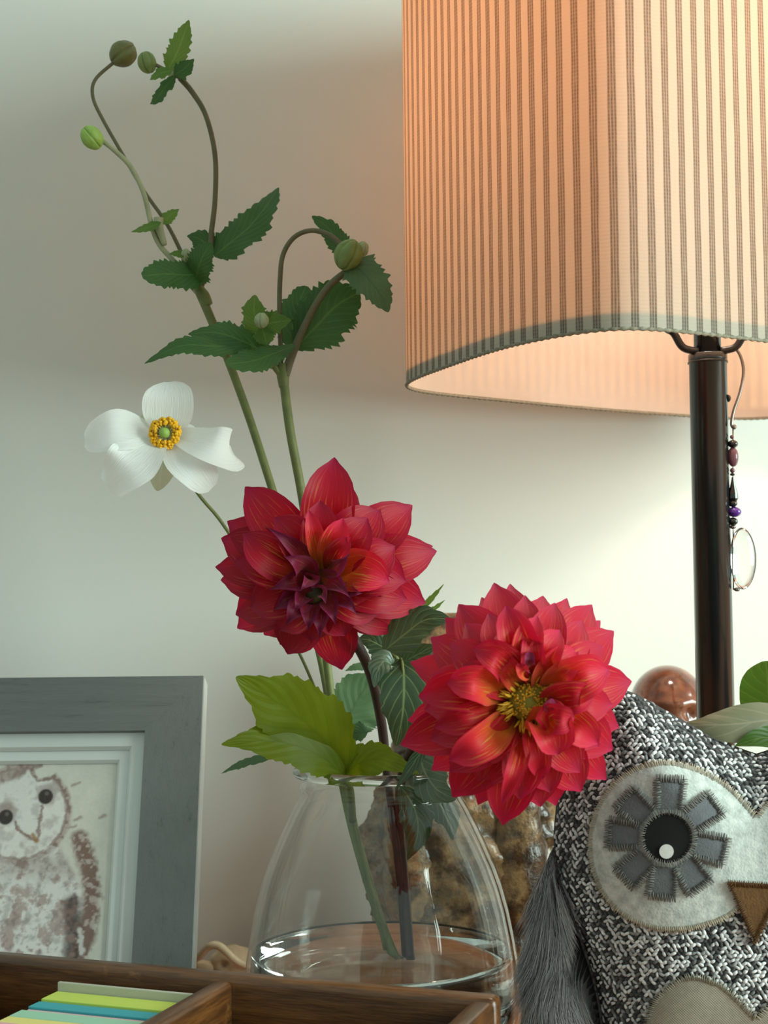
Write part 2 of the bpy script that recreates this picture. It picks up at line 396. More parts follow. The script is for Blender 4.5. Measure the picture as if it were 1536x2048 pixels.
u=k.math('ADD',sx.outputs[0],k.math('MULTIPLY',k.math('SUBTRACT',wb,0.5),0.10)); fr=k.math('FRACT',u)
band=k.n('ShaderNodeMapRange',{0:k.math('ABSOLUTE',k.math('SUBTRACT',fr,0.5)),1:0.215,2:0.245,3:1,4:0}).outputs[0]
thr=k.math('ABSOLUTE',k.math('SINE',k.math('MULTIPLY',k.math('SUBTRACT',fr,0.27),PI*3/0.46)))
weft=k.math('ABSOLUTE',k.math('SINE',k.math('MULTIPLY',sx.outputs[1],PI*5)))
thread=k.math('MULTIPLY',thr,k.math('ADD',k.math('MULTIPLY',weft,0.35),0.65))
sm=k.n('ShaderNodeMapping',{0:tc.outputs['UV'],3:(6,0.5,1)}); slub=k.noise(sm.outputs[0],2.2,4,0.7)
vm=k.n('ShaderNodeMapRange',{0:slub,1:0.35,2:0.7,3:0.75,4:1.0}).outputs[0]
dark=k.math('MULTIPLY',k.math('MULTIPLY',band,k.math('ADD',k.math('MULTIPLY',thread,0.62),0.30)),vm)
flk=k.noise(k.n('ShaderNodeMapping',{0:tc.outputs['UV'],3:(3,0.9,1)}).outputs[0],3.0,2); fl=k.n('ShaderNodeMapRange',{0:flk,1:0.73,2:0.80,3:0,4:0.7}).outputs[0]
dark=k.math('MAXIMUM',dark,k.math('MULTIPLY',fl,band))
cD=k.mix(dark,srgb(236,231,216),srgb(92,74,56)); cT=k.mix(dark,(0.70,0.41,0.215,1),(0.17,0.075,0.032,1))
hb=k.math('ADD',k.math('MULTIPLY',thread,band),k.math('MULTIPLY',weft,0.25))
d=k.n('ShaderNodeBsdfDiffuse',{'Color':cD,'Normal':k.bump(hb,0.35,0.0004)}); t=k.n('ShaderNodeBsdfTranslucent',{'Color':cT})
M_shade=k.surf(k.n('ShaderNodeMixShader',{0:0.55,1:d.outputs[0],2:t.outputs[0]}).outputs[0])
k=NT('white_shade_lining'); n=k.noise(k.coord(),200,3); c=k.mix(n,srgb(240,226,214),srgb(248,238,230))
d=k.n('ShaderNodeBsdfDiffuse',{'Color':c}); t=k.n('ShaderNodeBsdfTranslucent',{'Color':srgb(252,226,200)})
M_lining=k.surf(k.n('ShaderNodeMixShader',{0:0.52,1:d.outputs[0],2:t.outputs[0]}).outputs[0])
g=shade_sheet(ZS,ZT,0.0); shade=mesh('lamp_shade',g[0],g[1],M_shade,lamp,uv=g[2],label='cream oval fabric shade with fine brown vertical stripes')
g=shade_sheet(ZS+0.001,ZT-0.001,0.0012); mesh('lining',g[0],g[1],M_lining,shade,uv=g[2],label='white inner lining of the shade')
M_hem=plain('folded_hem_fabric',srgb(176,168,150),0.9,0.15,200)
g=shade_sheet(ZS+0.0005,ZS+0.0072,0.0007); mesh('hem',g[0],g[1],M_hem,shade,uv=g[2])
# twisted edge binding
V=[];Fc=[];n=len(ring);seg=6
for i in range(n*3):
    f=i/3; a=ring[int(f)%n]; b=ring[(int(f)+1)%n]; p=a.lerp(b,f-int(f)); d_=(lc-p).normalized()
    r=0.0009*(1+0.30*math.sin(i*2*PI/4.0))
    for q in range(seg):
        an=2*PI*q/seg; o=d_*(r*math.cos(an)+0.0003); V.append((p.x+o.x,p.y+o.y,ZS+r*math.sin(an)))
N3=n*3
for i in range(N3):
    for q in range(seg): Fc.append((i*seg+q,((i+1)%N3)*seg+q,((i+1)%N3)*seg+(q+1)%seg,i*seg+(q+1)%seg))
M_bind=plain('shade_binding',srgb(150,140,120),0.9,0.35,700); mesh('edge_binding',V,Fc,M_bind,shade)
pc=at(1415,700,DL); PX,PY=pc.x,DL
rp=37.5/F*DL; ztop=at(1415,708,DL).z
lathe('pole',[(rp,0.012),(rp,ztop-0.0045),(rp*1.04,ztop-0.0040),(rp*1.04,ztop-0.0005),(rp*1.0,ztop)],(PX,PY,0),M_pole,lamp,seg=40)
lathe('collar',[(rp*1.05,ztop-0.0055),(rp*1.07,ztop-0.005),(rp*1.05,ztop-0.0043)],(PX,PY,0),M_black,lamp,seg=40)
lathe('lamp_base',[(0.0,0.0),(0.062,0.0),(0.064,0.003),(0.062,0.009),(0.03,0.013),(rp,0.016)],(PX,PY,0),M_pole,lamp,seg=48)
lathe('lamp_holder',[(rp*0.72,ztop),(rp*0.72,ztop+0.085),(rp*0.9,ztop+0.087),(rp*0.9,ztop+0.138)],(PX,PY,0),M_pole,lamp,seg=32)
k=NT('lit_bulb'); n=k.noise(k.coord(),20); M_bulb=k.surf(k.n('ShaderNodeEmission',{'Color':k.mix(n,(1,0.78,0.62,1),(1,0.80,0.65,1)),'Strength':64.0}).outputs[0])
blob('bulb',(PX,PY,ztop+0.158),0.026,0.026,0.033,M_bulb,lamp,disp=lambda d:1-0.12*max(0,-d.z))
for s in (-1,1):
    P=[Vector((PX+s*rp*0.6,PY-0.004,ztop+0.001)),Vector((PX+s*rp*1.4,PY-0.005,ztop+0.003)),Vector((PX+s*rp*1.9,PY-0.006,ztop+0.011)),Vector((PX+s*rp*2.7,PY-0.008,ztop+0.022)),Vector((PX+s*rp*3.6,PY-0.01,ztop+0.08)),Vector((PX+s*rp*3.6,PY-0.01,ztop+0.18)),Vector((PX+s*0.008,PY,ztop+0.235))]
    tube('harp_arm',P,[0.0022]*7,M_black,lamp,seg=8)
q=at(1456,797,DL-0.002); blob('switch',q,0.0016,0.003,0.0022,M_black,lamp,nu=12,nv=8)

# ------------------------------------------------------------------ beaded pendant on the lamp
Yp=DL-0.004
pend=thing('beaded_pendant',at(1466,1180,Yp),'beaded pendant of dark and purple stones with clear crystal drop hanging from lamp','pendant')
tube('hook_wire',[at(*p,Yp) for p in ((1440,712),(1455,700),(1470,697),(1482,715),(1487,745),(1480,785),(1468,820),(1463,848),(1468,856))],0.0009,M_silver,pend)
tube('thread',[at(1466,852,Yp),at(1467,1180,Yp)],0.0004,M_silver,pend,n=4)
s=Yp/F
for (nm,x,y,rx,rz,m) in (('clasp',1468,854,5,5,M_silver),('bead',1464,874,4,4,M_pink),('bead',1466,888,10,8,M_jet),('stone_bead',1466,914,11,19,M_pink),('bead',1465,941,5,5,M_pink),('bead',1465,949,5,3,M_jet),('bead',1466,1007,9,7,M_jet),('amethyst_bead',1469,1024,14,10,M_purple),('bead',1466,1043,10,8,M_jet),('bead',1466,1054,6,4,M_silver),('end_bead',1474,1179,6,4,M_silver)):
    fac=lambda d:1+0.05*math.cos(6*math.atan2(d.y,d.x))
    blob(nm,at(x,y,Yp),rx*s,rx*s,rz*s,m,pend,nu=16,nv=10,disp=fac)
lathe('drop_bead',[(0.0006,-28*s),(5*s,-27*s),(10*s,-17*s),(9.5*s,-8*s),(6*s,6*s),(3*s,20*s),(0.0006,26*s)],at(1466,980,Yp),M_jet,pend,seg=12,smooth=False)
blob('crystal_drop',at(1484,1117,Yp),26*s,16*s,62*s,M_crystal,pend,nu=28,nv=22,disp=lambda d:1+0.10*d.x*math.cos(d.z*1.4),label='clear polished crystal drop')

# ------------------------------------------------------------------ picture frame with owl print
tl=0.36; FX1=-0.1060; FW=0.252; FB=0.79
ax=Vector((1,0,0)); az=Vector((0,math.sin(tl),math.cos(tl))).normalized(); ay=Vector((0,az.z,-az.y))   # ay points back
org=Vector((FX1-FW/2,FB,0.0070))
FH=(at(405,1351,0.865).z-.0070)/az.z
frame=thing('picture_frame',org,'grey wooden picture frame holding a painted barn owl print','picture frame')
mw=0.0322; th=0.018
def FP(x,z,y=0.0): return org+ax*x+az*z+ay*y
def prism(name,poly,y0,y1,mat,par,**kw):
    V=[FP(x,z,y0) for x,z in poly]+[FP(x,z,y1) for x,z in poly]; n=len(poly)
    Fc=[tuple(range(n)),tuple(range(2*n-1,n-1,-1))]+[(i,n+i,n+(i+1)%n,(i+1)%n) for i in range(n)]
    return mesh(name,V,Fc,mat,par,smooth=False,**kw)
w2=FW/2
for (nm,poly,mt) in (('top_rail',[(-w2,FH),(w2,FH),(w2-mw,FH-mw),(-w2+mw,FH-mw)],M_frame),('bottom_rail',[(-w2,0),(-w2+mw,mw),(w2-mw,mw),(w2,0)],M_frame),
    ('side_rail',[(w2,0),(w2-mw,mw),(w2-mw,FH-mw),(w2,FH)],M_framev),('side_rail',[(-w2,0),(-w2,FH),(-w2+mw,FH-mw),(-w2+mw,mw)],M_framev)):
    prism(nm,poly[::-1],0,th,mt,frame)
for x0,x1 in ((w2,w2+0.0006),(-w2-0.0006,-w2)):
    prism('lit_side_strip',[(x0,0.0005),(x1,0.0005),(x1,FH-0.0005),(x0,FH-0.0005)],0.001,th-0.001,M_frameside,frame)  # thin pale strips added to stand for light catching the frame's sides
iw=w2-mw; z0=mw; z1=FH-mw
def border(name,o,i,y,mat,ydrop):
    (ox,oz0,oz1),(ix,iz0,iz1)=o,i
    V=[FP(x,z,y) for x,z in ((-ox,oz0),(ox,oz0),(ox,oz1),(-ox,oz1))]+[FP(x,z,y) for x,z in ((-ix,iz0),(ix,iz0),(ix,iz1),(-ix,iz1))]+[FP(x,z,y+ydrop) for x,z in ((-ix+.0016,iz0+.0016),(ix-.0016,iz0+.0016),(ix-.0016,iz1-.0016),(-ix+.0016,iz1-.0016))]
    Fc=[]
    for a in (0,4):
        for k_ in range(4): Fc.append((a+k_,a+(k_+1)%4,a+4+(k_+1)%4,a+4+k_))
    return mesh(name,V,Fc,mat,frame,smooth=False)
m1=0.0078; m2=0.0148
border('mount_board',(iw,z0,z1),(iw-m1,z0+m1,z1-m1),0.005,M_mat,0.003)
border('mount_board',(iw-m1+0.0005,z0+m1-0.0005,z1-m1+0.0005),(iw-m2,z0+m2,z1-m2),0.0085,M_mat,0.0025)
prism('back_board',[(-w2+0.005,0.005),(-w2+0.005,FH-0.005),(w2-0.005,FH-0.005),(w2-0.005,0.005)],th-0.003,th,M_black,frame)
V,Fc=box_geo(FP(0,FH*0.44,0.045),0.05,0.003,FH*0.55,ax,(ay*0.92+az*0.25).normalized(),(az*0.92-ay*0.40).normalized()); mesh('easel_strut',V,Fc,M_black,frame,smooth=False)
# the print: brush strokes evaluated on a dense grid
pw=iw-m2+0.001; pz0=z0+m2-0.001; pz1=z1-m2+0.001
SP=F/0.845    # px per metre on the print
zref=pz1
def fbm(x,y,s): return noise.fractal(Vector((x*s,y*s,3.7)),1.0,2.0,4)
def mixc(a,b,t):
    t=max(0,min(1,t)); return [a[i]*(1-t)+b[i]*t for i in range(3)]
def sstep(a,b,x):
    t=max(0,min(1,(x-a)/(b-a))); return t*t*(3-2*t)
def segd(px,py,pts):
    best=1e9
    for (x0,y0),(x1,y1) in zip(pts,pts[1:]):
        dx,dy=x1-x0,y1-y0; t=max(0,min(1,((px-x0)*dx+(py-y0)*dy)/(dx*dx+dy*dy))); best=min(best,math.hypot(px-x0-t*dx,py-y0-t*dy))
    return best
rgb=lambda *a:list(srgb(*a)[:3])
CR=rgb(226,224,214);WH=rgb(232,230,226);BR=rgb(140,112,104);DK=rgb(70,62,60);GY=rgb(128,122,120);PK=rgb(188,170,166);RB=rgb(126,92,80);OC=rgb(170,130,90)
def paint(x,y):
    """x,y in photo-like pixels; print right edge x=240, top y=1525"""
    n1=fbm(x,y,0.03); n2=fbm(x+90,y,0.09); jx=x+n2*5; jy=y+n1*6
    c=mixc(CR,rgb(216,214,204),0.5+n1*0.6)
    # body
    axis=40+ (y-1700)*0.02; half=62+min(60,max(0,(y-1690)*0.55)); b=1-sstep(half-8,half+8,abs(jx-axis-25)) if y>1660 else 0
    if b>0:
        bc=mixc(WH,PK,sstep(-0.05,0.35,n1+0.35*math.sin(y*0.09+n2*3)*0.5)); bc=mixc(bc,BR,sstep(0.1,0.7,n2)*0.45); bc=mixc(bc,GY,sstep(0.0,0.7,fbm(x,y+300,0.05))*0.4)
        bc=mixc(bc,BR,0.35*(1-sstep(0,40,abs(y-1730)))*(1 if x>-40 else 0.5)); c=mixc(c,bc,b)
    # right wing
    d=segd(jx,jy,[(165,1680),(186,1730),(198,1785),(192,1850),(180,1900)]); c=mixc(c,mixc(RB,PK,sstep(0,0.4,n2)),(1-sstep(10,24,d))*0.9)
    d=segd(jx,jy,[(158,1800),(165,1860),(168,1940)]); c=mixc(c,mixc(DK,BR,0.4+n2),(1-sstep(8,24,d))*0.85)
    d=segd(jx,jy,[(178,1850),(184,1890)]); c=mixc(c,WH,(1-sstep(2,7,d))*0.8)
    d=segd(jx,jy,[(-95,1720),(-112,1800),(-100,1940)]); c=mixc(c,mixc(RB,GY,sstep(0,0.4,n2)),(1-sstep(12,30,d))*0.85)
    # head: tilted heart face
    hx,hy=44,1628; ca,sa=math.cos(-0.42),math.sin(-0.42); u=((x-hx)*ca-(y-hy)*sa); v=((x-hx)*sa+(y-hy)*ca)
    rr=math.hypot(u/92,(v)/88); notch=max(0,1-abs(u)/26)*max(0,1-abs(v+92)/50); rr+=0.45*notch
    rr+=n2*0.018
    if rr<1.16: c=mixc(c,mixc(BR,PK,sstep(-0.2,0.3,n2)),(1-sstep(1.06,1.16,rr))*(0.9 if v<30 else 0.45))
    if rr<1.06:
        fc=mixc(WH,rgb(206,200,196),sstep(0.0,0.5,n1)); fc=mixc(fc,PK,sstep(0.1,0.7,n2)*0.35)
        c=mixc(c,fc,1-sstep(0.94,1.02,rr)); c=mixc(c,BR,(1-sstep(0.02,0.05,abs(rr-0.99)))*0.55*sstep(-0.3,0.1,n2+0.1))
    d=segd(jx,jy,[(-20,1565),(25,1553),(52,1532),(70,1528)]); c=mixc(c,mixc(BR,PK,0.4+n2),(1-sstep(5,13,d))*0.85)
    # ridge, beak, eyes
    d=segd(x,y,[(47,1600),(58,1640),(80,1678)]); c=mixc(c,WH,(1-sstep(6,13,d)))
    d=segd(jx,jy,[(84,1615),(84,1650),(82,1682)]); c=mixc(c,BR,(1-sstep(1,5,d))*0.8)
    d=segd(jx,jy,[(34,1645),(52,1668),(78,1684)]); c=mixc(c,RB,(1-sstep(1,5,d))*0.8)
    d=segd(x,y,[(72,1670),(81,1683)]); c=mixc(c,OC,(1-sstep(1,6,d))*0.9)
    for ex,ey in ((91,1597),(15,1636)):
        d=math.hypot(x-ex,y-ey); c=mixc(c,BR,(1-sstep(14,27,math.hypot(jx-ex-2,jy-ey+7)))*0.55); c=mixc(c,DK,1-sstep(13,16.5,d)); c=mixc(c,rgb(120,112,108),(1-sstep(2,6,math.hypot(x-ex-2,y-ey+6)))*0.8)
    for fx,fy in ((150,1575),(158,1640),(206,1640),(150,1655)):
        d=segd(jx,jy,[(fx-6,fy+3),(fx+6,fy-2)]); c=mixc(c,BR,(1-sstep(0.5,5,d))*0.6)
    return c
nx,nz=240,250; V=[];cols=[];Fc=[]
for i in range(nz+1):
    for j in range(nx+1):
        x=-pw+2*pw*j/nx; z=pz0+(pz1-pz0)*i/nz; V.append(FP(x,z,0.0115))
        cols.append(paint(240+(x-pw)*SP,1525+(zref-z)*SP*0.97))
for i in range(nz):
    for j in range(nx): a=i*(nx+1)+j; Fc.append((a,a+1,a+nx+2,a+nx+1))
M_print=attr_mat('printed_paper',0.7); mesh('print',V,Fc,M_print,frame,cols=cols,label='soft brown and white painting of a barn owl')

# ------------------------------------------------------------------ wooden box and note pads
Pr=at(1005,1985,0.66); Plf=at(0,1890,0.748); hbx=Pr.z
ex=Vector((Pr.x-Plf.x,Pr.y-Plf.y,0)); ex.normalize(); ey=Vector((ex.y,-ex.x,0)); 
if ey.y>0: ey=-ey          # ey: toward the viewer
corner=Vector((Pr.x,Pr.y,0)); tw=0.0115; BL=0.30; BD=0.17; ez=Vector((0,0,1))
wbox=thing('compartment_box',corner-ex*(BL/2)+ey*(BD/2),'dark stained wooden compartment box in front of the vase','box')
def bp(a,b,z): return corner-ex*a+ey*b+ez*z      # a: leftwards from the right end, b: toward viewer
def plank(name,a0,a1,b0,b1,z0_,z1_,bev=0.003):
    c=bp((a0+a1)/2,(b0+b1)/2,(z0_+z1_)/2); return box(name,c,abs(a1-a0),abs(b1-b0),z1_-z0_,M_box,wbox,bev=bev,xa=ex,ya=-ey,za=ez,smooth=True)
def plank_rot(name,a0,a1,b0,b1,z0_,z1_,bev=0.003):
    # grain along depth: build geometry in a rotated local frame by swapping axes
    c=bp((a0+a1)/2,(b0+b1)/2,(z0_+z1_)/2); o=box(name,Vector((0,0,0)),abs(b1-b0),abs(a1-a0),z1_-z0_,M_box,None,bev=bev,smooth=True)
    o.parent=wbox; o.location=c-WL[wbox.name]; o.rotation_euler=(0,0,math.atan2(ey.y,ey.x)); return o
for nm,b0,b1 in (('back_board',0.0,tw),('front_board',BD-tw,BD)):
    c=bp(BL/2,(b0+b1)/2,hbx/2+0.0005); o=box(nm,Vector((0,0,0)),BL,tw,hbx-0.001,M_box,None,bev=0.0035,smooth=True); o.parent=wbox; o.location=c-WL[wbox.name]; o.rotation_euler=(0,0,math.atan2(ex.y,ex.x))
plank_rot('end_board',0,tw,tw-0.0005,BD-tw+0.0005,0.001,hbx-0.001); plank_rot('end_board',BL-tw,BL,tw-0.0005,BD-tw+0.0005,0.001,hbx-0.001)
# divider positions measured along the back edge
def along(px,py):
    # intersect pixel ray with plane z=hbx, return a
    d=Fv+Rv*((px-CX)/F)+Uv*((CY-py)/F); t=(hbx-CZ)/d.z; p=CAM+d*t; return (corner-p).dot(ex)
aD=along(450,1950); aL=along(4,1905)
for a in (aD,aL+0.004): plank_rot('divider',a-0.005,a+0.005,tw-0.0005,BD-tw+0.0005,0.002,hbx-0.002,bev=0.003)
box('bottom_board',bp(BL/2,BD/2,0.003),BL-0.012,BD-0.012,0.005,M_box,wbox,xa=ex,ya=-ey,za=ez)
padcols=[('grey',srgb(196,194,178),0.0025,.004),('lime green',srgb(208,226,104),0.014,.0),('turquoise blue',srgb(72,172,186),0.0095,-.001),('pink',srgb(232,190,194),0.0045,-.002),('mint green',srgb(168,216,188),0.0105,-.001),('yellow',srgb(240,228,140),0.0115,-.001),('rose pink',srgb(236,178,184),0.012,.0),('white',srgb(232,230,224),0.010,-.002),('pale blue',srgb(170,205,220),0.012,-.001)]
b=tw+0.011; M_={}
a0=aD+0.0055+0.0005; 
for i,(cn,cc,t_,dz) in enumerate(padcols):
    wdt=0.0745; k=NT('note_paper_'+cn.replace(' ','_')); v=k.coord('Object',(1,1,1))
    n=k.noise(k.coord('Object',(8,900,8)),3,3); c=k.mix(n,tuple(x*0.90 for x in cc[:3])+(1,),cc)
    M_p=k.surf(k.n('ShaderNodeBsdfPrincipled',{'Base Color':c,'Roughness':0.85}).outputs[0])
    ztop_=0.0630+dz; zb=0.006
    c=bp(a0+wdt/2+random.uniform(-.0006,.0006),b+t_/2,(ztop_+zb)/2)
    o=box('note_pad',Vector((0,0,0)),wdt,t_-0.0003,ztop_-zb,M_p,None,bev=0.0004); o.location=c; o.rotation_euler=(0,0,math.atan2(ex.y,ex.x))
    tag(o,cn+' paper note pad standing on edge in the wooden box','note pad','note pads in the wooden box'); b+=t_+0.0002

# ------------------------------------------------------------------ glass jar and water
JX=at(762,1700,0.80).x; JY=0.80
def zy(py): return at(762,py,JY).z
outer=[(0.0,0.0005),(0.050,0.0005),(0.064,0.002),(0.0705,0.008),(0.0735,0.018)]
for py,r in ((2005,.0733),(1960,.0730),(1916,.0722),(1870,.0703),(1815,.0675),(1765,.0640),(1722,.0600),(1680,.0552),(1641,.0503),(1610,.0462),(1592,.0432),(1584,.0424)): outer.append((r,zy(py)))
zn=zy(1584); zr0=zy(1552); zrt=zy(1531)
outer+= [(0.0436,zn+0.0022),(0.0436,zn+0.004),(0.0424,zn+0.0055),(0.0424,zr0-0.0005)]
tk=0.0024
inner=[(r-tk,z) for (r,z) in outer[4:-4] if z>0.01]
prof=outer+[(0.0424-tk,zr0-0.0005)]+[(r,z) for r,z in inner[::-1]]+[(0.062,0.0105),(0.045,0.0075),(0.0,0.0068)]
jar=thing('glass_jar',(JX,JY,0),'wide clear glass jar vase with narrow neck and rolled rim','vase')
lathe('jar_body',prof,(JX,JY,0),M_jar,jar,seg=96)
rimp=[]
for i in range(15):
    a=2*PI*i/14; rimp.append((0.0433+0.0036*math.cos(a),(zr0+zrt)/2+(zrt-zr0)/2*math.sin(a)))
lathe('rim',rimp,(JX,JY,0),M_rim,jar,seg=96,caps=False)
zw=zy(1900)
wp=[(0.0,0.0072),(0.045,0.0080),(0.0615,0.0112)]
for (r,z) in inner:
    if 0.012<z<zw-0.001: wp.append((r-0.0004,z))
rw=interp([wp[-1][0],wp[-1][0]],0)
wp+= [(rw-0.0002,zw),(rw-0.0015,zw-0.0006),(rw-0.004,zw-0.0008),(0.0,zw-0.0008)]
wt=lathe('water',wp,(JX,JY,0),M_water,None,seg=96,origin=(JX,JY,0)); tag(wt,'shallow clear water in the bottom of the glass jar','water')

# ------------------------------------------------------------------ anemone stems
def pts(L,Y):
    n=len(L); out=[]
    for i,p in enumerate(L):
        y=p[2] if len(p)>2 else (Y if not isinstance(Y,tuple) else Y[0]+(Y[1]-Y[0])*i/(n-1)); out.append(at(p[0],p[1],y))
    return out
PXM=0.80/F
def ribbed_bud(name,px,py,Y,rx,rz,mat,parent,ang=0.0,ribs=5,seed=0):
    ax_=Vector((math.sin(ang),-0.25,math.cos(ang))).normalized()
    def dsp(d):
        a=math.atan2(d.y,d.x)+seed; s=abs(math.sin(a*ribs/2)); g=1-0.16*math.exp(-(s/0.16)**2)*(1-0.5*abs(d.z)**4)+0.05*s
        return g*(1+0.05*noise.noise(d*2+Vector((seed,0,0))))
    return blob(name,at(px,py,Y),rx*PXM,rx*PXM,rz*PXM,mat,parent,nu=60,nv=20,disp=dsp,axis=ax_)
LW=[0.06,.45,.8,.98,1.0,.9,.72,.48,.22,0.02]
def leaf(par,mid,hw,Y,mat,nrm=None,name='leaf',serr=0.10,ns=13,W=LW,cup=-0.12,nu=52,nv=6,ruf=0.05,seed=None,crease=0.12,**kw):
    seed=random.uniform(0,9) if seed is None else seed
    ws=[x*hw*PXM for x in W]
    return blade_geo(pts(mid,Y),ws,nrm or TOCAM,cup=cup,nu=nu,nv=nv,serr=serr,ns=ns,ruf=ruf,seed=seed,crease=crease,**kw)
def addleaf(par,geos,mat,name='leaf',**kw):
    g=merge(*geos); return mesh(name,g[0],g[1],mat,par,uv=g[2],**kw)
tilt=lambda x,z:Vector((x,-1,z)).normalized()

A=thing('anemone_stem',at(790,1925,0.80),'tall anemone stem with three round buds and dark leaves in the jar','flower stem')
YA=0.825
tube('stem',pts([(792,1930,.795),(752,1820,.80),(705,1660,.81),(680,1540,.82),(662,1430,.825),(640,1310,.83),(595,1140,.83),(545,980,.83),(500,840,.83),(458,725,.828),(425,645,.826),(397,580,.825)],YA),[8.5*PXM]*6+[9*PXM]*4+[9.5*PXM,10*PXM],M_stem,A,n=70,seg=10)
tube('branch',pts([(400,590),(372,558),(345,520),(318,488),(303,450),(287,385),(262,335),(235,306),(205,282),(190,277)],(YA,YA-0.012)),[7*PXM,6*PXM,5.5*PXM,5.5*PXM,5*PXM],M_stemp,A,n=48)
tube('branch',pts([(402,590),(372,525),(335,450),(288,382),(243,305),(205,238),(186,195),(190,160),(226,126),(240,114)],(YA+.004,YA+.012)),[5*PXM,4*PXM,4*PXM,3.6*PXM],M_stemb,A,n=48)
tube('branch',pts([(396,582),(410,550),(420,515),(422,470),(430,400),(430,310),(412,232),(385,185),(360,156)],(YA,YA+.004)),[8*PXM,6*PXM,5.5*PXM,5.5*PXM,6.5*PXM],M_stemb,A,n=48)
tube('branch',pts([(360,156),(335,142),(308,128)],YA),4*PXM,M_stemb,A)
tube('node',pts([(392,572),(408,592),(418,610)],YA),[11*PXM,13*PXM,9*PXM],M_stem,A)
ribbed_bud('bud',184,275,YA-.013,21,25,M_budl,A,-0.7,5,0.3)
ribbed_bud('bud',246,108,YA+.012,27,29,M_budo,A,1.0,4,1.2)
ribbed_bud('bud',294,125,YA,19,22,M_bud,A,-0.3,6,2.1)
ribbed_bud('small_bud',371,510,YA-.006,10,13,M_budp,A,0.2,6,0.5)
# big right leaf (two lobes)
addleaf(A,[leaf(A,[(428,512,YA),(455,490,YA),(497,455,YA+.005),(530,415,YA+.01),(557,375,YA+.02)],43,YA,M_leaf,tilt(-.3,.35),W=[.1,.6,.95,1,1,.98,.85,.6,.3,.02]),
           leaf(A,[(432,508,YA+.003),(415,490,YA+.003),(395,476,YA+.004),(374,472,YA+.004)],28,YA,M_leaf,tilt(-.2,.4),nu=30,ns=8)],M_leaf)
addleaf(A,[leaf(A,[(412,545,YA-.004),(375,550,YA-.012),(330,548,YA-.02),(284,552,YA-.026)],36,YA,M_leaf,tilt(0.1,.4),W=[.1,.6,.9,1,1,1,.98,.85,.6,.15]),
           leaf(A,[(392,560,YA-.008),(397,535,YA-.014),(408,508,YA-.018),(424,486,YA-.02)],36,YA,M_leaf,tilt(-.3,.2),W=[.1,.7,1,1,.95,.9,.8,.6,.3,.05])],M_leaf)
addleaf(A,[leaf(A,[(322,447),(340,432),(358,418)],13,YA-.006,M_leafl,tilt(.3,.2),nu=30,ns=5)],M_leafl,'bract')
addleaf(A,[leaf(A,[(322,445),(295,455),(262,464)],13,YA-.010,M_leafl,tilt(-.1,.6),nu=30,ns=5)],M_leafl,'bract')
tube('bract_node',pts([(318,436),(318,455),(330,490)],YA-.006),[11*PXM,10*PXM,5*PXM],M_stemp,A)
addleaf(A,[leaf(A,[(372,512),(355,507),(338,508)],9,YA-.008,M_leafl,tilt(0,.4),nu=20,ns=4)],M_leafl,'bract')
addleaf(A,[leaf(A,[(335,140,YA),(352,110,YA-.004),(366,75,YA-.008),(378,40,YA-.012)],27,YA,M_leafl,tilt(-.5,-.2),ns=9,W=[.1,.7,1,1,.95,1,.85,.6,.3,.03])],M_leaf if False else M_leafl)
addleaf(A,[leaf(A,[(348,150),(368,138),(388,118)],18,YA-.006,M_leaf,tilt(.4,0),nu=30,ns=5)],M_leaf)
addleaf(A,[leaf(A,[(345,140),(320,147),(300,160)],15,YA-.012,M_leafl,tilt(-.3,.3),nu=30,ns=5)],M_leafl)
addleaf(A,[leaf(A,[(350,152),(330,175),(312,200),(300,208)],17,YA-.004,M_leaf,tilt(-.6,.1),nu=36,ns=6,W=[.2,.7,1,1,.95,.9,.8,.5,.15,.02])],M_leaf)
blob('node',at(346,150,YA),10*PXM,9*PXM,9*PXM,M_stemp,A,nu=14,nv=10)

B=thing('anemone_stem',at(800,1930,0.80),'anemone stem with one drooping green bud arching toward the lamp shade','flower stem')
YB=0.80
tube('stem',pts([(800,1935,.79),(765,1850,.80),(715,1680,.81),(685,1545,.815),(666,1425,.815),(652,1310,.815),(628,1150,.81),(604,990,.805),(580,860,.80),(566,750,.80)],YB),[8.5*PXM]*5+[9.5*PXM]*4,M_stem,B,n=60,seg=10)
tube('branch',pts([(566,755),(550,735),(535,715),(525,695)],(YB,YB-.006)),[8*PXM,6*PXM,5*PXM],M_stem,B)
tube('branch',pts([(562,742),(561,690),(559,620),(560,560),(566,510),(588,475),(622,461),(658,470),(684,492)],(YB+.002,YB-.008)),[5*PXM,5*PXM,5*PXM,5*PXM,6.5*PXM],M_stemb,B,n=56)
tube('branch',pts([(570,750),(582,715),(600,672),(630,612),(660,570),(694,542)],(YB,YB-.004)),[10*PXM,8*PXM,7*PXM,7*PXM],M_stemb,B,n=40)
tube('branch',pts([(545,735),(532,690),(526,655)],YB-.004),4*PXM,M_stem,B)
tube('node',pts([(564,728),(566,752),(568,775)],YB),[12*PXM,13*PXM,10*PXM],M_stem,B)
ribbed_bud('bud',697,510,YB-.012,27,31,M_bud,B,0.5,5,0.9)
ribbed_bud('bud',724,499,YB+.002,13,16,M_budp,B,0.3,5,1.9)
ribbed_bud('small_bud',523,641,YB-.016,14,15,M_budp,B,0.0,4,0.2)
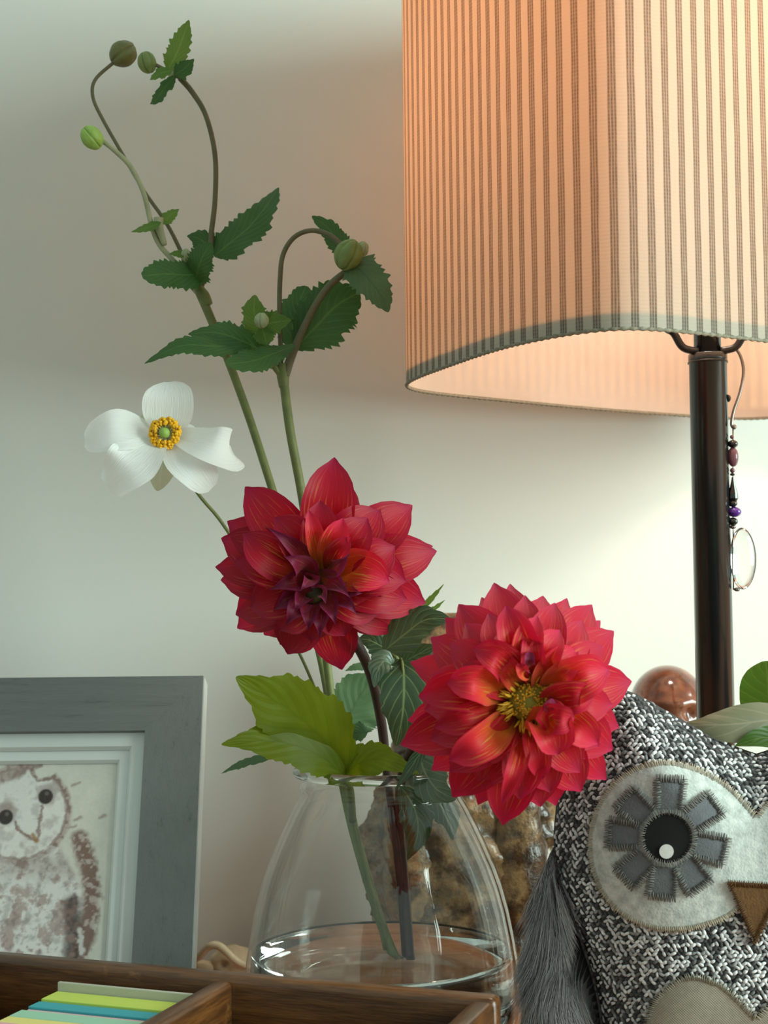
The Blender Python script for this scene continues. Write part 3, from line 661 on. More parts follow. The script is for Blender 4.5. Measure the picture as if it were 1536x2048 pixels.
# left big leaf, three lobes
addleaf(B,[leaf(B,[(532,705,YB-.006),(480,680,YB-.012),(430,665,YB-.014),(376,668,YB-.012)],38,YB,M_leaf,tilt(-.1,.7),W=[.1,.7,1,1.05,1,.9,.7,.5,.25,.02]),
           leaf(B,[(500,690,YB-.010),(430,692,YB-.02),(360,692,YB-.024),(289,727,YB-.02)],29,YB,M_leaf,tilt(-.2,.6),W=[.3,.8,1,1,.9,.85,.7,.5,.25,.02]),
           leaf(B,[(590,690,YB-.010),(545,708,YB-.018),(505,722,YB-.026),(452,728,YB-.034)],34,YB,M_leaf,tilt(0,.7),W=[.05,.35,.6,.8,.95,1,1,.9,.6,.1])],M_leaf)
# leaves behind, right
addleaf(B,[leaf(B,[(588,700,YB+.006),(585,650,YB+.008),(598,605,YB+.01),(612,572,YB+.012)],38,YB,M_leaf,tilt(-.3,.1),W=[.05,.5,.8,1,1.05,1,.9,.7,.5,.1]),
           leaf(B,[(590,698,YB+.004),(630,655,YB+.004),(675,610,YB+.006),(718,585,YB+.008)],58,YB,M_leaf,tilt(.2,.2),W=[.05,.4,.75,.95,1,1,.95,.8,.55,.08])],M_leaf)
addleaf(B,[leaf(B,[(525,662,YB-.006),(512,640,YB-.008),(508,618,YB-.010),(510,590,YB-.012)],26,YB,M_leafl,tilt(-.2,.1),W=[.2,.7,1,1.05,1,.95,.9,.7,.4,.05],nu=36,ns=7),
           leaf(B,[(525,650,YB-.006),(548,645,YB-.008),(582,640,YB-.008)],26,YB,M_leafl,tilt(.3,.1),nu=36,ns=6),
           leaf(B,[(524,655,YB-.007),(530,675,YB-.009),(535,692,YB-.010)],22,YB,M_leafl,tilt(0,.4),nu=30,ns=5)],M_leafl)
addleaf(B,[leaf(B,[(700,505,YB+.004),(675,482,YB+.006),(655,455,YB+.008),(624,432,YB+.010)],22,YB,M_leaf,tilt(-.2,.2),ns=8,W=[.2,.7,1,1,1,.95,.8,.6,.35,.03])],M_leaf)
addleaf(B,[leaf(B,[(702,525,YB-.008),(730,550,YB-.012),(758,585,YB-.014),(777,624,YB-.012)],40,YB,M_leaf,tilt(.3,.1),ns=9,W=[.15,.7,1,1,.95,.9,.75,.55,.3,.03]),
           leaf(B,[(705,520,YB-.004),(728,522,YB-.004),(750,508,YB)],12,YB,M_leaf,tilt(.1,.4),nu=24,ns=4)],M_leafg)
# big olive leaf lying over the jar rim, belongs to this stem
addleaf(B,[leaf(B,[(692,1552,.775),(655,1490,.765),(600,1435,.755),(535,1392,.745),(472,1354,.735)],70,.77,M_leafo,tilt(-.15,.2),ns=15,nu=80,nv=8,serr=.045,cup=-.05,W=[.08,.5,.78,.95,1,1,.92,.75,.5,.25,.02],seed=1.0),
           leaf(B,[(690,1552,.773),(640,1512,.762),(575,1487,.752),(505,1482,.742),(443,1489,.735)],44,.77,M_leafo,tilt(-.1,.5),ns=13,nu=70,nv=8,serr=.05,cup=-.05,W=[.1,.6,.85,.95,1,1,.9,.7,.45,.2,.02],seed=2.0),
           leaf(B,[(690,1552,.775),(720,1525,.768),(770,1520,.762),(838,1548,.758)],38,.77,M_leafo,tilt(.1,.5),ns=10,nu=50,serr=.06,seed=3.0)],M_leafo,label='broad olive green lobed leaf over the jar rim')
addleaf(B,[leaf(B,[(560,1510,.765),(510,1520,.77),(470,1533,.775),(443,1547,.78)],10,.77,M_leafg,tilt(0,.8),nu=30,ns=8)],M_leafg)
tube('leaf_stalk',pts([(690,1548,.775),(700,1580,.785),(705,1640,.80)],.78),[7*PXM,8*PXM,8*PXM],M_stem,B)
addleaf(B,[leaf(B,[(690,1478,.825),(695,1440,.825),(715,1400,.828),(745,1350,.83)],60,.83,M_leafg,tilt(.1,.1),ns=14,nu=60,W=[.1,.6,.9,1,1,1,.95,.8,.55,.1],serr=.05)],M_leafg)
addleaf(B,[leaf(B,[(735,1465,.82),(715,1465,.822),(690,1478,.825)],20,.82,M_leafg,tilt(.1,.1),ns=7,nu=30)],M_leafg)
addleaf(B,[leaf(B,[(745,1335,.84),(715,1333,.84),(690,1342,.84)],9,.84,M_leafg,tilt(0,.5),nu=24,ns=5)],M_leafg)

# white anemone
Wf=thing('white_anemone',at(770,1900,0.79),'open white anemone flower with yellow stamens on a thin stem','flower')
YF=0.785; fc=(331,867)
tube('stem',pts([(770,1900,.795),(735,1750,.80),(692,1560,.815),(660,1455,.82),(637,1395,.82),(597,1303,.82),(540,1205,.815),(485,1110,.81),(440,1040,.805),(394,984,.80),(350,905,.792),(333,880,.79)],YF),[3.4*PXM]*8+[3.8*PXM]*4,M_stem,Wf,n=60)
WP=[.16,.42,.72,.93,1.04,1.08,1.05,.92,.62,.12]
def wpetal(mid,hw,nrm,mat=M_white,cup=.12,ruf=.04,W=WP,seed=0,rf=1.7,name='petal'):
    g=blade_geo([at(*p) for p in mid],[x*hw*PXM for x in W],nrm,cup=cup,nu=26,nv=12,ruf=ruf,rf=rf,seed=seed)
    return mesh(name,g[0],g[1],mat,Wf,uv=g[2])
y=YF
wpetal([(333,872,y+.002),(336,835,y-.001),(338,795,y-.002),(338,764,y+.003)],49,tilt(0,.25),W=[.25,.55,.82,.98,1.04,1.05,1.0,.88,.62,.2],cup=.18)
wpetal([(326,868,y+.003),(275,866,y-.004),(222,866,y-.010),(170,882,y-.004)],45,tilt(-.3,.35),cup=.22,W=[.15,.35,.6,.85,1.0,1.06,1.02,.9,.7,.3],seed=1)
wpetal([(326,872,y+.001),(290,905,y-.012),(255,935,y-.018),(214,972,y-.012)],50,tilt(-.3,.0),cup=.16,ruf=.10,rf=2.2,seed=2,W=[.16,.4,.68,.9,1.02,1.06,1.0,.9,.75,.35])
wpetal([(334,874,y+.001),(362,905,y-.008),(392,940,y-.012),(424,976,y-.004)],40,tilt(.3,-.1),cup=.2,seed=3,W=[.16,.45,.75,.98,1.06,1.04,.95,.85,.66,.25])
wpetal([(336,868,y+.002),(380,880,y-.006),(425,893,y-.012),(458,905,y-.006),(468,908,y+.002)],43,tilt(.35,.3),cup=.25,ruf=.09,rf=1.6,seed=4,W=[.15,.4,.6,.78,.92,1.0,1.03,.98,.8,.35])
wpetal([(333,870,y+.004),(355,864,y+.002),(378,864,y+.001),(396,872,y+.002)],16,tilt(.2,.5),cup=.1,seed=5)
wpetal([(330,872,y+.004),(328,910,y+.003),(322,945,y+.003),(314,982,y+.006)],29,tilt(0,-.2),mat=M_whiteg,cup=.2,W=[.3,.55,.8,.95,1.0,.98,.9,.7,.4,.05],name='outer_petal',seed=6)
wpetal([(328,868,y+.006),(312,850,y+.006),(300,835,y+.006),(290,822,y+.008)],22,tilt(-.2,.2),mat=M_whiteg,cup=.15,name='outer_petal',seed=7)
cc=at(331,867,y-.006)
blob('pistil',cc+Vector((0,-.004,0)),10.5*PXM,10*PXM,10.5*PXM,M_budl,Wf,nu=18,nv=12,label='green centre')
V=[];Fc=[];V2=[];F2=[]
for i in range(280):
    a=random.uniform(0,2*PI); r=random.uniform(15,31); 
    p1=cc+Vector((math.cos(a)*r*PXM,-random.uniform(.001,.006)*(1.2-r/40),math.sin(a)*r*PXM)); p0=cc+Vector((math.cos(a)*8*PXM,0.001,math.sin(a)*8*PXM))
    g=tube_geo([p0,p1],0.00018,1,3,False); o=len(V2); V2+=g[0]; F2+=[tuple(q+o for q in f) for f in g[1]]
    if r>17:
        d=Vector((random.uniform(-1,1),random.uniform(-.4,.4),random.uniform(-1,1))).normalized()*0.0011
        g=tube_geo([p1-d,p1-d*.3,p1+d*.3,p1+d],[.0003,.0009,.0009,.0003],3,5); o=len(V); V+=g[0]; Fc+=[tuple(q+o for q in f) for f in g[1]]
mesh('anthers',V,Fc,M_stamen,Wf,kind='stuff',label='ring of orange yellow anthers'); mesh('filaments',V2,F2,M_filament,Wf,kind='stuff')

# ------------------------------------------------------------------ dahlias
DW=[.22,.40,.62,.82,.96,1.04,1.06,1.04,.97,.83,.58,.22,.0]
DWI=[.3,.55,.8,.95,1.0,.96,.86,.7,.5,.3,.14,.04,.0]
def dpetal(par,C,Yc,tip,hw,lay,mat,base=None,bow=0.0,cup=.28,seed=0,nrm=None,W=DW,name='petal',twist=0.0,arch=.010,tiltk=0.0):
    """petal from centre C (px) to tip (px); lay = depth of tip relative to centre (m), negative = nearer the viewer"""
    lay=lay+(tip[1]-C[1])*PXM*tiltk
    bx,by=base or (C[0]+(tip[0]-C[0])*.10,C[1]+(tip[1]-C[1])*.10)
    tx,ty=tip; dx,dy=tx-bx,ty-by
    nx_,ny_=-dy,dx
    P=[at(bx,by,Yc+lay*.15+.003)]
    for f,h in ((.33,.75),(.66,1.0)):
        P.append(at(bx+dx*f+nx_*bow*math.sin(f*PI),by+dy*f+ny_*bow*math.sin(f*PI),Yc+lay*(.15+.85*f)-arch*h))
    P.append(at(tx,ty,Yc+lay))
    l=math.hypot(dx,dy) or 1
    n=nrm or Vector((dx/l*.30+twist*ny_/l*0,-1,-dy/l*.30)).normalized()
    if twist: n=(n+Vector((nx_/l,0,-ny_/l))*twist).normalized()
    g=blade_geo(P,[x*hw*PXM for x in W],n,cup=cup,nu=24,nv=8,ruf=.07,rf=1.3,seed=seed)
    return mesh(name,g[0],g[1],mat,par,uv=g[2])
D1=thing('dahlia',at(812,1945,.80),'nodding red dahlia, shade painted into its petals, with purple inner petals, above the jar','flower')
C1=(640,1150); Y1=0.755
tube('stem',pts([(814,1945,.80),(806,1820,.80),(792,1680,.80),(774,1540,.80),(762,1440,.795),(742,1350,.785),(712,1285,.775),(668,1215,.766),(645,1165,.762)],Y1),[9*PXM,9*PXM,9*PXM,10*PXM,11*PXM,11*PXM,11*PXM],M_dstem,D1,n=60,seg=10)
out1=[((669,914),46,.030,0),((701,966),36,.034,0),((490,973),44,.024,0),((500,1005),36,.030,0),((454,1042),40,.020,0),((442,1076),44,.012,0),((430,1134),34,.012,0),((441,1160),40,.016,0),((471,1230),44,.012,0),((474,1257),38,.022,0),((528,1270),40,.020,0),((575,1309),44,.004,0),((684,1340),42,.006,0),((766,1266),34,.016,0),((803,1256),44,.010,0),((852,1206),46,.012,0),((874,1102),46,.014,0),((866,1092),36,.024,0),((825,1010),46,.024,0),((760,1016),48,.012,0),((560,1290),30,.024,0),((600,1300),34,.018,0)]
sd=0
for tip,hw,lay,_ in out1:
    sd+=1; dpetal(D1,C1,Y1,tip,hw*1.04,lay,M_pet,seed=sd,arch=.010,tiltk=.55)
mid1=[((548,1035),36,.000,.1,M_pet),((486,1066),38,-.004,-.05,M_pet),((470,1120),34,-.006,0,M_pet),((812,1163),44,-.004,-.12,M_pet),((790,1092),44,-.004,.05,M_pet),((735,1035),40,-.002,0,M_pet),((640,1000),34,.004,0,M_pet),((500,1215),40,-.004,0,M_pet),((560,1262),38,-.012,0,M_pet),((622,1282),36,-.010,0,M_pet),((690,1272),36,-.010,0,M_pet),((760,1228),42,-.008,0,M_pet),((815,1200),38,-.002,0,M_pet)]
for tip,hw,lay,bw,m in mid1:
    sd+=1; dpetal(D1,(640,1160),Y1-.008,tip,hw,lay,m,seed=sd,bow=bw,arch=.010,cup=.34,tiltk=.5)
in1=[((617,1019),17,-.010,.04,M_pety,(642,1140)),((686,1036),26,-.012,0,M_pety,(650,1140)),((702,1075),20,-.018,-.1,M_pet,(655,1140)),((779,1165),38,-.018,-.18,M_pety,(655,1145)),((529,1051),16,-.010,.06,M_petp,(628,1130)),((566,1112),24,-.022,.12,M_petp,(628,1150)),((700,1105),18,-.026,.1,M_petp,(652,1150)),((537,1181),20,-.018,.10,M_petp,(625,1160)),((600,1182),16,-.030,.1,M_petp,(640,1150)),((701,1196),20,-.030,-.12,M_petp,(640,1150)),((725,1187),14,-.024,.2,M_petp,(690,1170)),((652,1209),13,-.034,0,M_petp,(642,1165)),((716,1231),18,-.024,-.1,M_petp,(660,1180)),((571,1253),22,-.020,.06,M_petp,(615,1190)),((617,1264),20,-.022,.04,M_petp,(625,1195)),((638,1278),20,-.022,-.04,M_petp,(640,1195)),((672,1252),18,-.026,-.05,M_petp,(650,1185)),((545,1222),24,-.014,.05,M_petp,(615,1180)),((590,1225),18,-.026,.1,M_petp,(620,1180))]
for tip,hw,lay,bw,m,b_ in in1:
    sd+=1; dpetal(D1,C1,Y1-.014,tip,hw*.98,lay,m,base=b_,seed=sd,bow=bw*.6,arch=.007,cup=.42,name='inner_petal',W=DWI if m is M_petp else DW,tiltk=.35)
blob('disc',at(628,1185,Y1-.020),24*PXM,14*PXM,22*PXM,M_darkdisc,D1,nu=20,nv=12,disp=lambda d:1+.12*noise.noise(d*6))
blob('calyx',at(645,1165,Y1+.004),30*PXM,18*PXM,30*PXM,M_stem,D1,nu=18,nv=12)

D2=thing('dahlia',at(815,1950,.80),'bright red open dahlia with yellow centre, leaning over the stuffed owl','flower')
C2=(1056,1402); Y2=0.655
tube('stem',pts([(822,1940,.79),(812,1800,.80),(800,1650,.80),(802,1560,.79),(830,1490,.77),(900,1440,.73),(1000,1410,.69),(1050,1402,.668)],Y2),[9*PXM]*8,M_dstem,D2,n=50,seg=10)
s2=1.03
out2=[(988,1165),(1020,1167),(1086,1191),(1134,1196),(1184,1209),(1201,1241),(1228,1262),(1218,1302),(1264,1363),(1239,1455),(1226,1500),(1213,1560),(1162,1584),(1112,1612),(1081,1614),(1017,1634),(1005,1651),(956,1610),(905,1595),(863,1541),(800,1490),(815,1441),(836,1392),(820,1324),(861,1275),(890,1235),(917,1208),(963,1194)]
for i,tip in enumerate(out2):
    sd+=1; lay=(.012,.020,.006,.026)[i%4]; dpetal(D2,C2,Y2,tip,(44,38,46,36)[i%4]/s2*.93,lay,M_pet2,seed=sd,arch=.014,cup=.25,tiltk=-.15)
mid2=[((976,1226),36,0),((1050,1190),34,0),((1110,1205),36,0),((1165,1240),38,.05),((1205,1290),38,0),((1222,1345),36,-.08),((1225,1410),36,0),((1198,1494),38,-.05),((1160,1545),38,0),((1100,1585),38,0),((1040,1600),38,0),((960,1575),40,0),((900,1545),38,0),((860,1480),38,0),((848,1420),38,.05),((862,1350),38,0),((900,1285),38,0),((930,1245),34,0)]
for i,(tip,hw,bw) in enumerate(mid2):
    sd+=1; dpetal(D2,C2,Y2-.008,tip,hw/s2*.9,-.006+(.004 if i%2 else -.004),M_pet2,seed=sd,bow=bw,arch=.016,cup=.32)
in2=[((1012,1211),32,-.020,.03,M_pet2),((1075,1231),26,-.020,-.10,M_pety),((1120,1260),28,-.018,-.08,M_pety),((1060,1262),20,-.022,.05,M_pet2),((1218,1340),38,-.018,-.05,M_pety),((1190,1390),28,-.020,.0,M_pet2),((1149,1436),26,-.030,.16,M_pet2),((1196,1488),30,-.016,-.06,M_pety),((1116,1510),34,-.026,-.12,M_pety),((1003,1610),16,-.022,-.05,M_pet2),((1085,1560),22,-.012,0,M_pet2),((898,1521),30,-.024,-.06,M_pety),((955,1530),26,-.012,0,M_pet2),((870,1455),26,-.014,0,M_pet2),((840,1394),34,-.014,.10,M_pet2),((893,1367),30,-.028,.10,M_pety),((946,1297),28,-.026,.18,M_pet2),((990,1310),20,-.020,.05,M_pety),((925,1330),24,-.018,.0,M_pet2),((1000,1260),26,-.018,0,M_pety),((1155,1300),30,-.016,-.04,M_pety)]
for tip,hw,lay,bw,m in in2:
    sd+=1; dpetal(D2,C2,Y2-.014,tip,hw/s2*.95,lay,m,seed=sd,bow=bw,arch=.014,cup=.50,name='inner_petal',base=(C2[0]+(tip[0]-C2[0])*.16,C2[1]+(tip[1]-C2[1])*.16))
for tip,hw,b_ in (((1040,1326),9,(1050,1362)),((1060,1302),8,(1056,1350)),((1110,1403),8,(1085,1420))):
    sd+=1; dpetal(D2,C2,Y2-.03,tip,hw,-.012,M_pety if hw>8 else M_petp,base=b_,seed=sd,cup=.6,name='inner_petal')
PX2=Y2/F; dc=at(1058,1402,Y2-.026)
blob('disc',dc,40*PX2,26*PX2,40*PX2,M_disc,D2,nu=32,nv=20,disp=lambda d:1+.06*noise.noise(d*9),label='yellow green flower disc')
V=[];Fc=[]
for i in range(320):
    a=random.uniform(0,2*PI); inner_=i<200
    r=random.uniform(12,40) if inner_ else random.uniform(34,46); ln=random.uniform(4,9) if inner_ else random.uniform(16,32)
    d0=Vector((math.cos(a),0,math.sin(a))); dep=-math.sqrt(max(0,1-(r/44)**2))*26*PX2
    p0=dc+d0*(r*PX2*.95)+Vector((0,dep*.95,0)); dr=(d0*(r/44*(1.1 if not inner_ else .5))+Vector((random.uniform(-.3,.3),-1,random.uniform(-.3,.3)))).normalized()
    sd_=Vector((-d0.z,0,d0.x))*random.uniform(-.4,.4)
    p1=p0+dr*(ln*.6*PX2); p2=p1+(dr+sd_+d0*.5).normalized()*(ln*.5*PX2)
    g=tube_geo([p0,p1,p2],[.00045,.0006,.0002],4,4); o=len(V); V+=g[0]; Fc+=[tuple(q+o for q in f) for f in g[1]]
mesh('florets',V,Fc,M_floret,D2,kind='stuff',label='curling yellow florets')
blob('calyx',at(1052,1402,Y2+.010),34*PX2,20*PX2,34*PX2,M_stem,D2,nu=18,nv=12)
# dahlia leaves
def dleaf(par,mid,hw,mat,nrm,W=LW,serr=.03,ns=9,seed=None,**kw):
    g=leaf(par,mid,hw,.8,mat,nrm,W=W,serr=serr,ns=ns,seed=seed,**kw); return addleaf(par,[g],mat)
dleaf(D1,[(802,1318,.765),(808,1360,.756),(805,1430,.752),(792,1492,.756)],50,M_dleaf,tilt(.1,.2),W=[.15,.75,1,1.02,.98,.88,.72,.5,.25,.02],serr=.02,cup=-.1)
dleaf(D1,[(790,1335,.764),(770,1322,.758),(756,1340,.752),(748,1375,.75)],26,M_dleafl,tilt(-.2,.5),serr=.02)
dleaf(D1,[(768,1302,.775),(810,1268,.768),(850,1240,.762),(900,1238,.758)],34,M_dleaf,tilt(.1,.3),W=[.15,.7,1,1.05,1,.92,.8,.6,.35,.05])
dleaf(D1,[(790,1310,.785),(762,1292,.785),(738,1280,.785),(715,1278,.785)],24,M_dleaf,tilt(0,.3))
dleaf(D1,[(770,1270,.79),(820,1240,.79),(855,1205,.785),(888,1168,.78)],10,M_leafl,tilt(.4,.1),serr=.15,ns=8)
dleaf(D1,[(840,1236,.785),(862,1222,.785),(890,1200,.785)],6,M_leafl,tilt(.4,.1),serr=.15,ns=5)
dleaf(D1,[(795,1330,.78),(830,1312,.775),(870,1290,.77)],26,M_dleaf,tilt(.2,.4))
dleaf(D1,[(800,1335,.785),(835,1335,.78),(850,1352,.775)],22,M_leafl,tilt(.2,.3))
dleaf(D2,[(862,1480,.76),(838,1510,.755),(815,1545,.752),(790,1580,.752)],13,M_dleaf,tilt(-.5,.1),serr=.0)
dleaf(D2,[(840,1510,.77),(850,1545,.762),(875,1580,.758),(912,1598,.757)],38,M_dleafl,tilt(-.2,.3),serr=.03,W=[.2,.8,1,1.05,1,.9,.75,.5,.3,.05])
dleaf(D2,[(800,1570,.79),(830,1620,.785),(835,1670,.787),(815,1720,.79)],34,M_dleaf,tilt(.2,.0),serr=.03)
dleaf(D2,[(850,1585,.80),(880,1610,.80),(900,1640,.80),(905,1680,.80)],30,M_dleaf,tilt(.2,.1),serr=.03)
tube('leaf_stalk',pts([(795,1350,.785),(802,1318,.765),(808,1360,.757)],.77),3*PXM,M_stem,D1)
tube('leaf_stalk',pts([(758,1400,.795),(776,1340,.785),(795,1318,.772),(768,1302,.776)],.78),4*PXM,M_stem,D1)

# ------------------------------------------------------------------ carved figurine behind jar
k=NT('mottled_carved_stone'); v=k.coord('Object'); n1=k.noise(v,32,6,0.65); n2=k.noise(v,75,5,0.7)
c=k.ramp(n1,[(0.32,srgb(24,16,10)),(0.44,srgb(84,60,38)),(0.54,srgb(160,128,88)),(0.66,srgb(104,96,88))]); c=k.mix(k.n('ShaderNodeMapRange',{0:n2,1:.5,2:.68,3:0,4:.8}).outputs[0],c,srgb(40,30,24))
M_fig=k.surf(k.n('ShaderNodeBsdfPrincipled',{'Base Color':c,'Roughness':0.28,'Coat Weight':0.4,'Normal':k.bump(n2,0.5,0.003)}).outputs[0])
FY=0.93; fxc=at(920,1500,FY).x; ftop=at(890,1226,FY).z
fig=thing('carved_figurine',(fxc,FY,0),'mottled brown carved stone figurine standing behind the glass jar','figurine')
def rock(name,c,prof,mat,par,sx=1,sy=.7,amp=.16,fs=34,seg=72,rows=80):
    V=[];Fc=[];c=Vector(c)
    for i in range(rows+1):
        t=i/rows; r=max(.0005,interp([p[0] for p in prof],t)); z=interp([p[1] for p in prof],t)
        for q in range(seg):
            a=2*PI*q/seg; d=Vector((math.cos(a),math.sin(a),0)); p=Vector((d.x*r,d.y*r,z)); nn=noise.fractal(p*fs+Vector((5,1,2)),1.0,2.1,4); rd=abs(noise.noise(p*fs*1.7))
            s_=1+amp*nn-amp*.8*max(0,.25-rd)*3
            V.append(c+Vector((d.x*r*sx*s_,d.y*r*sy*s_,z)))
    for i in range(rows):
        for q in range(seg): Fc.append((i*seg+q,i*seg+(q+1)%seg,(i+1)*seg+(q+1)%seg,(i+1)*seg+q))
    Fc.append(tuple(range(seg))[::-1]); Fc.append(tuple(rows*seg+q for q in range(seg)))
    return mesh(name,V,Fc,mat,par)
fw=(at(1110,1700,FY).x-at(728,1700,FY).x)/2
rock('body',(fxc,FY,0),[(fw*1.0,0.0005),(fw*1.02,.03),(fw*.98,.07),(fw*1.0,.10),(fw*.95,.125),(fw*.78,.15),(fw*.6,.165)],M_fig,fig,sy=.55)
rock('head',(fxc-.006,FY,0),[(fw*.55,.155),(fw*.66,.175),(fw*.70,.195),(fw*.64,.215),(fw*.45,ftop-.006),(fw*.25,ftop)],M_fig,fig,sy=.6,amp=.07)
rock('arm',(fxc-fw*.55,FY-.022,0),[(.006,.04),(.014,.055),(.017,.09),(.016,.12),(.008,.135)],M_fig,fig,sy=.7,seg=28,rows=30)
rock('arm',(fxc+fw*.55,FY-.022,0),[(.006,.04),(.014,.055),(.017,.09),(.016,.12),(.008,.135)],M_fig,fig,sy=.7,seg=28,rows=30)

# polished brown stone ornament behind the lamp pole
k=NT('polished_brown_stone'); v=k.coord('Object'); n1=k.noise(v,45,6,0.6); n2=k.noise(v,160,4,0.6)
c=k.ramp(n1,[(0.30,srgb(70,34,22)),(0.5,srgb(128,72,50)),(0.68,srgb(166,110,84))]); c=k.mix(k.n('ShaderNodeMapRange',{0:n2,1:.55,2:.7,3:0,4:.6}).outputs[0],c,srgb(60,26,18))
M_brown=k.surf(k.n('ShaderNodeBsdfPrincipled',{'Base Color':c,'Roughness':0.14,'Coat Weight':0.6,'Coat Roughness':.05}).outputs[0])
SY=0.945; sc_=at(1336,1412,SY); orn=thing('stone_ornament',(sc_.x,SY,0),'polished reddish brown stone skull ornament behind the lamp pole','ornament')
sr=75/F*SY
def skulld(d):
    s_=1.0
    if d.y<0:
        for (ex_,ez_) in ((-.42,-.12),(.42,-.12)): s_-=.20*math.exp(-((d.x-ex_)**2+(d.z-ez_)**2)/.035)
        s_+=.06*math.exp(-((d.z-.12)**2)/.01); s_-=.12*math.exp(-((d.x)**2/.012+(d.z+.42)**2/.02))
    return s_
blob('cranium',sc_,sr,sr*1.15,sr*1.08,M_brown,orn,nu=64,nv=48,disp=skulld)
rock('stand',(sc_.x,SY,0),[(.026,.0005),(.027,.02),(.020,.05),(.015,.09),(.017,.13),(.020,sc_.z-sr*.8)],M_brown,orn,sx=1,sy=1,amp=.05,seg=32,rows=40)
blob('jaw',sc_+Vector((0,-sr*.25,-sr*.95)),sr*.62,sr*.7,sr*.42,M_brown,orn,nu=28,nv=18)

# small bleached bone between frame and jar
k=NT('bone'); n1=k.noise(k.coord(),60,5); M_bone=k.surf(k.n('ShaderNodeBsdfPrincipled',{'Base Color':k.ramp(n1,[(.3,srgb(170,148,116)),(.6,srgb(214,196,164))]),'Roughness':.55,'Normal':k.bump(n1,.3,.002)}).outputs[0])
BY=0.965; bc=at(445,1922,BY); bone=thing('animal_skull',(bc.x,BY,0),'small bleached bone animal skull between picture frame and jar','skull')
px_=BY/F
def boned(d):
    s_=1+.06*noise.noise(d*3)
    s_-=.35*math.exp(-((d.x+.35)**2+(d.y+.85)**2+(d.z-.15)**2)/.06); return s_
blob('cranium',(bc.x+20*px_,BY,at(445,1925,BY).z-.001),46*px_,40*px_,36*px_,M_bone,bone,nu=40,nv=28,disp=boned)
blob('snout',(bc.x-38*px_,BY-.004,at(445,1930,BY).z-.002),34*px_,20*px_,18*px_,M_bone,bone,nu=28,nv=18,disp=boned)
tube('cheek_arch',[at(500,1935,BY-.012),at(470,1920,BY-.02),at(440,1893,BY-.018),at(418,1893,BY-.016),at(400,1912,BY-.012),at(385,1925,BY-.006)],[6*px_,7*px_,8*px_,8*px_,7*px_,5*px_],M_bone,bone)
tube('tooth_row',[(Vector((bc.x-.02,BY-.004,0.004))),Vector((bc.x,BY-.006,0.004)),Vector((bc.x+.022,BY,0.0045))],[.003,.004,.004],M_bone,bone)

# ------------------------------------------------------------------ houseplant leaves behind the owl
HP=thing('houseplant',(0.302,0.835,0),'houseplant with broad green leaves drooping behind the stuffed owl','plant')
M_pot=plain('terracotta_pot',srgb(150,96,70),0.7,.15,60); M_soil=plain('potting_soil',srgb(50,38,30),.9,.3,200,bump=.8)
lathe('pot',[(0.0,.0005),(.030,.0005),(.038,.055),(.041,.056),(.041,.066),(.037,.066),(.035,.052),(0,.052)],(0.302,.835,0),M_pot,HP,seg=40)
lathe('soil',[(0.0,.053),(.020,.056),(.0350,.0535)],(0.302,.835,0),M_soil,HP,seg=32)
tube('plant_stem',[Vector((.302,.835,.05)),Vector((.30,.83,.12)),Vector((.28,.80,.165)),at(1600,1430,.745)],[.004,.0035,.003,.0025],M_stem,HP)
tube('petiole',[Vector((.30,.83,.12)),at(1590,1480,.80),at(1545,1440,.77)],[.003,.002,.0018],M_stem,HP)
s7=.74/.80
g=blade_geo([at(1545,1440,.77),at(1540,1405,.77),at(1536,1365,.765),at(1532,1322,.76)],[x*58*PXM*s7 for x in [.2,.75,.98,1.03,1.05,1.03,1,.9,.65,.15]],tilt(-.2,.1),cup=.12,nu=24,nv=8); mesh('leaf',g[0],g[1],M_hleaf,HP,uv=g[2])
g=blade_geo([at(1600,1432,.745),at(1540,1440,.725),at(1470,1448,.718),at(1410,1450,.720),at(1366,1448,.728)],[x*46*PXM*.85 for x in [.6,.95,1,1,.96,.86,.72,.55,.3,.03]],tilt(.1,.55),cup=-.2,nu=30,nv=8,ruf=.12,rf=1.4,seed=2); mesh('leaf',g[0],g[1],M_hleafp,HP,uv=g[2],label='pale dry leaf folded over the owl')
g=blade_geo([at(1600,1440,.745),at(1560,1470,.72),at(1510,1478,.712),at(1470,1492,.712)],[x*26*PXM*.85 for x in LW],tilt(.1,.6),cup=.1,nu=24,nv=6); mesh('leaf',g[0],g[1],M_hleaf,HP,uv=g[2])

# ------------------------------------------------------------------ stuffed owl
OX=1513; OC=(1513,1850); OY=0.72; OB=0.052
Lh=[(1513,1508),(1470,1492),(1420,1470),(1365,1440),(1310,1408),(1262,1382),(1232,1374),(1206,1388),(1180,1428),(1155,1475),(1130,1535),(1113,1600),(1107,1665),(1108,1720),(1122,1775),(1143,1830),(1168,1900),(1190,1975),(1202,2050),(1200,2100),(1196,2150),(1198,2185),(1220,2203),(1300,2208),(1420,2209)]
OL=Lh+[(OX*2-x,y_) for x,y_ in Lh[::-1][:-1]]+[] 
OL=OL[:len(Lh)]+[(1513,2209)]+OL[len(Lh):]
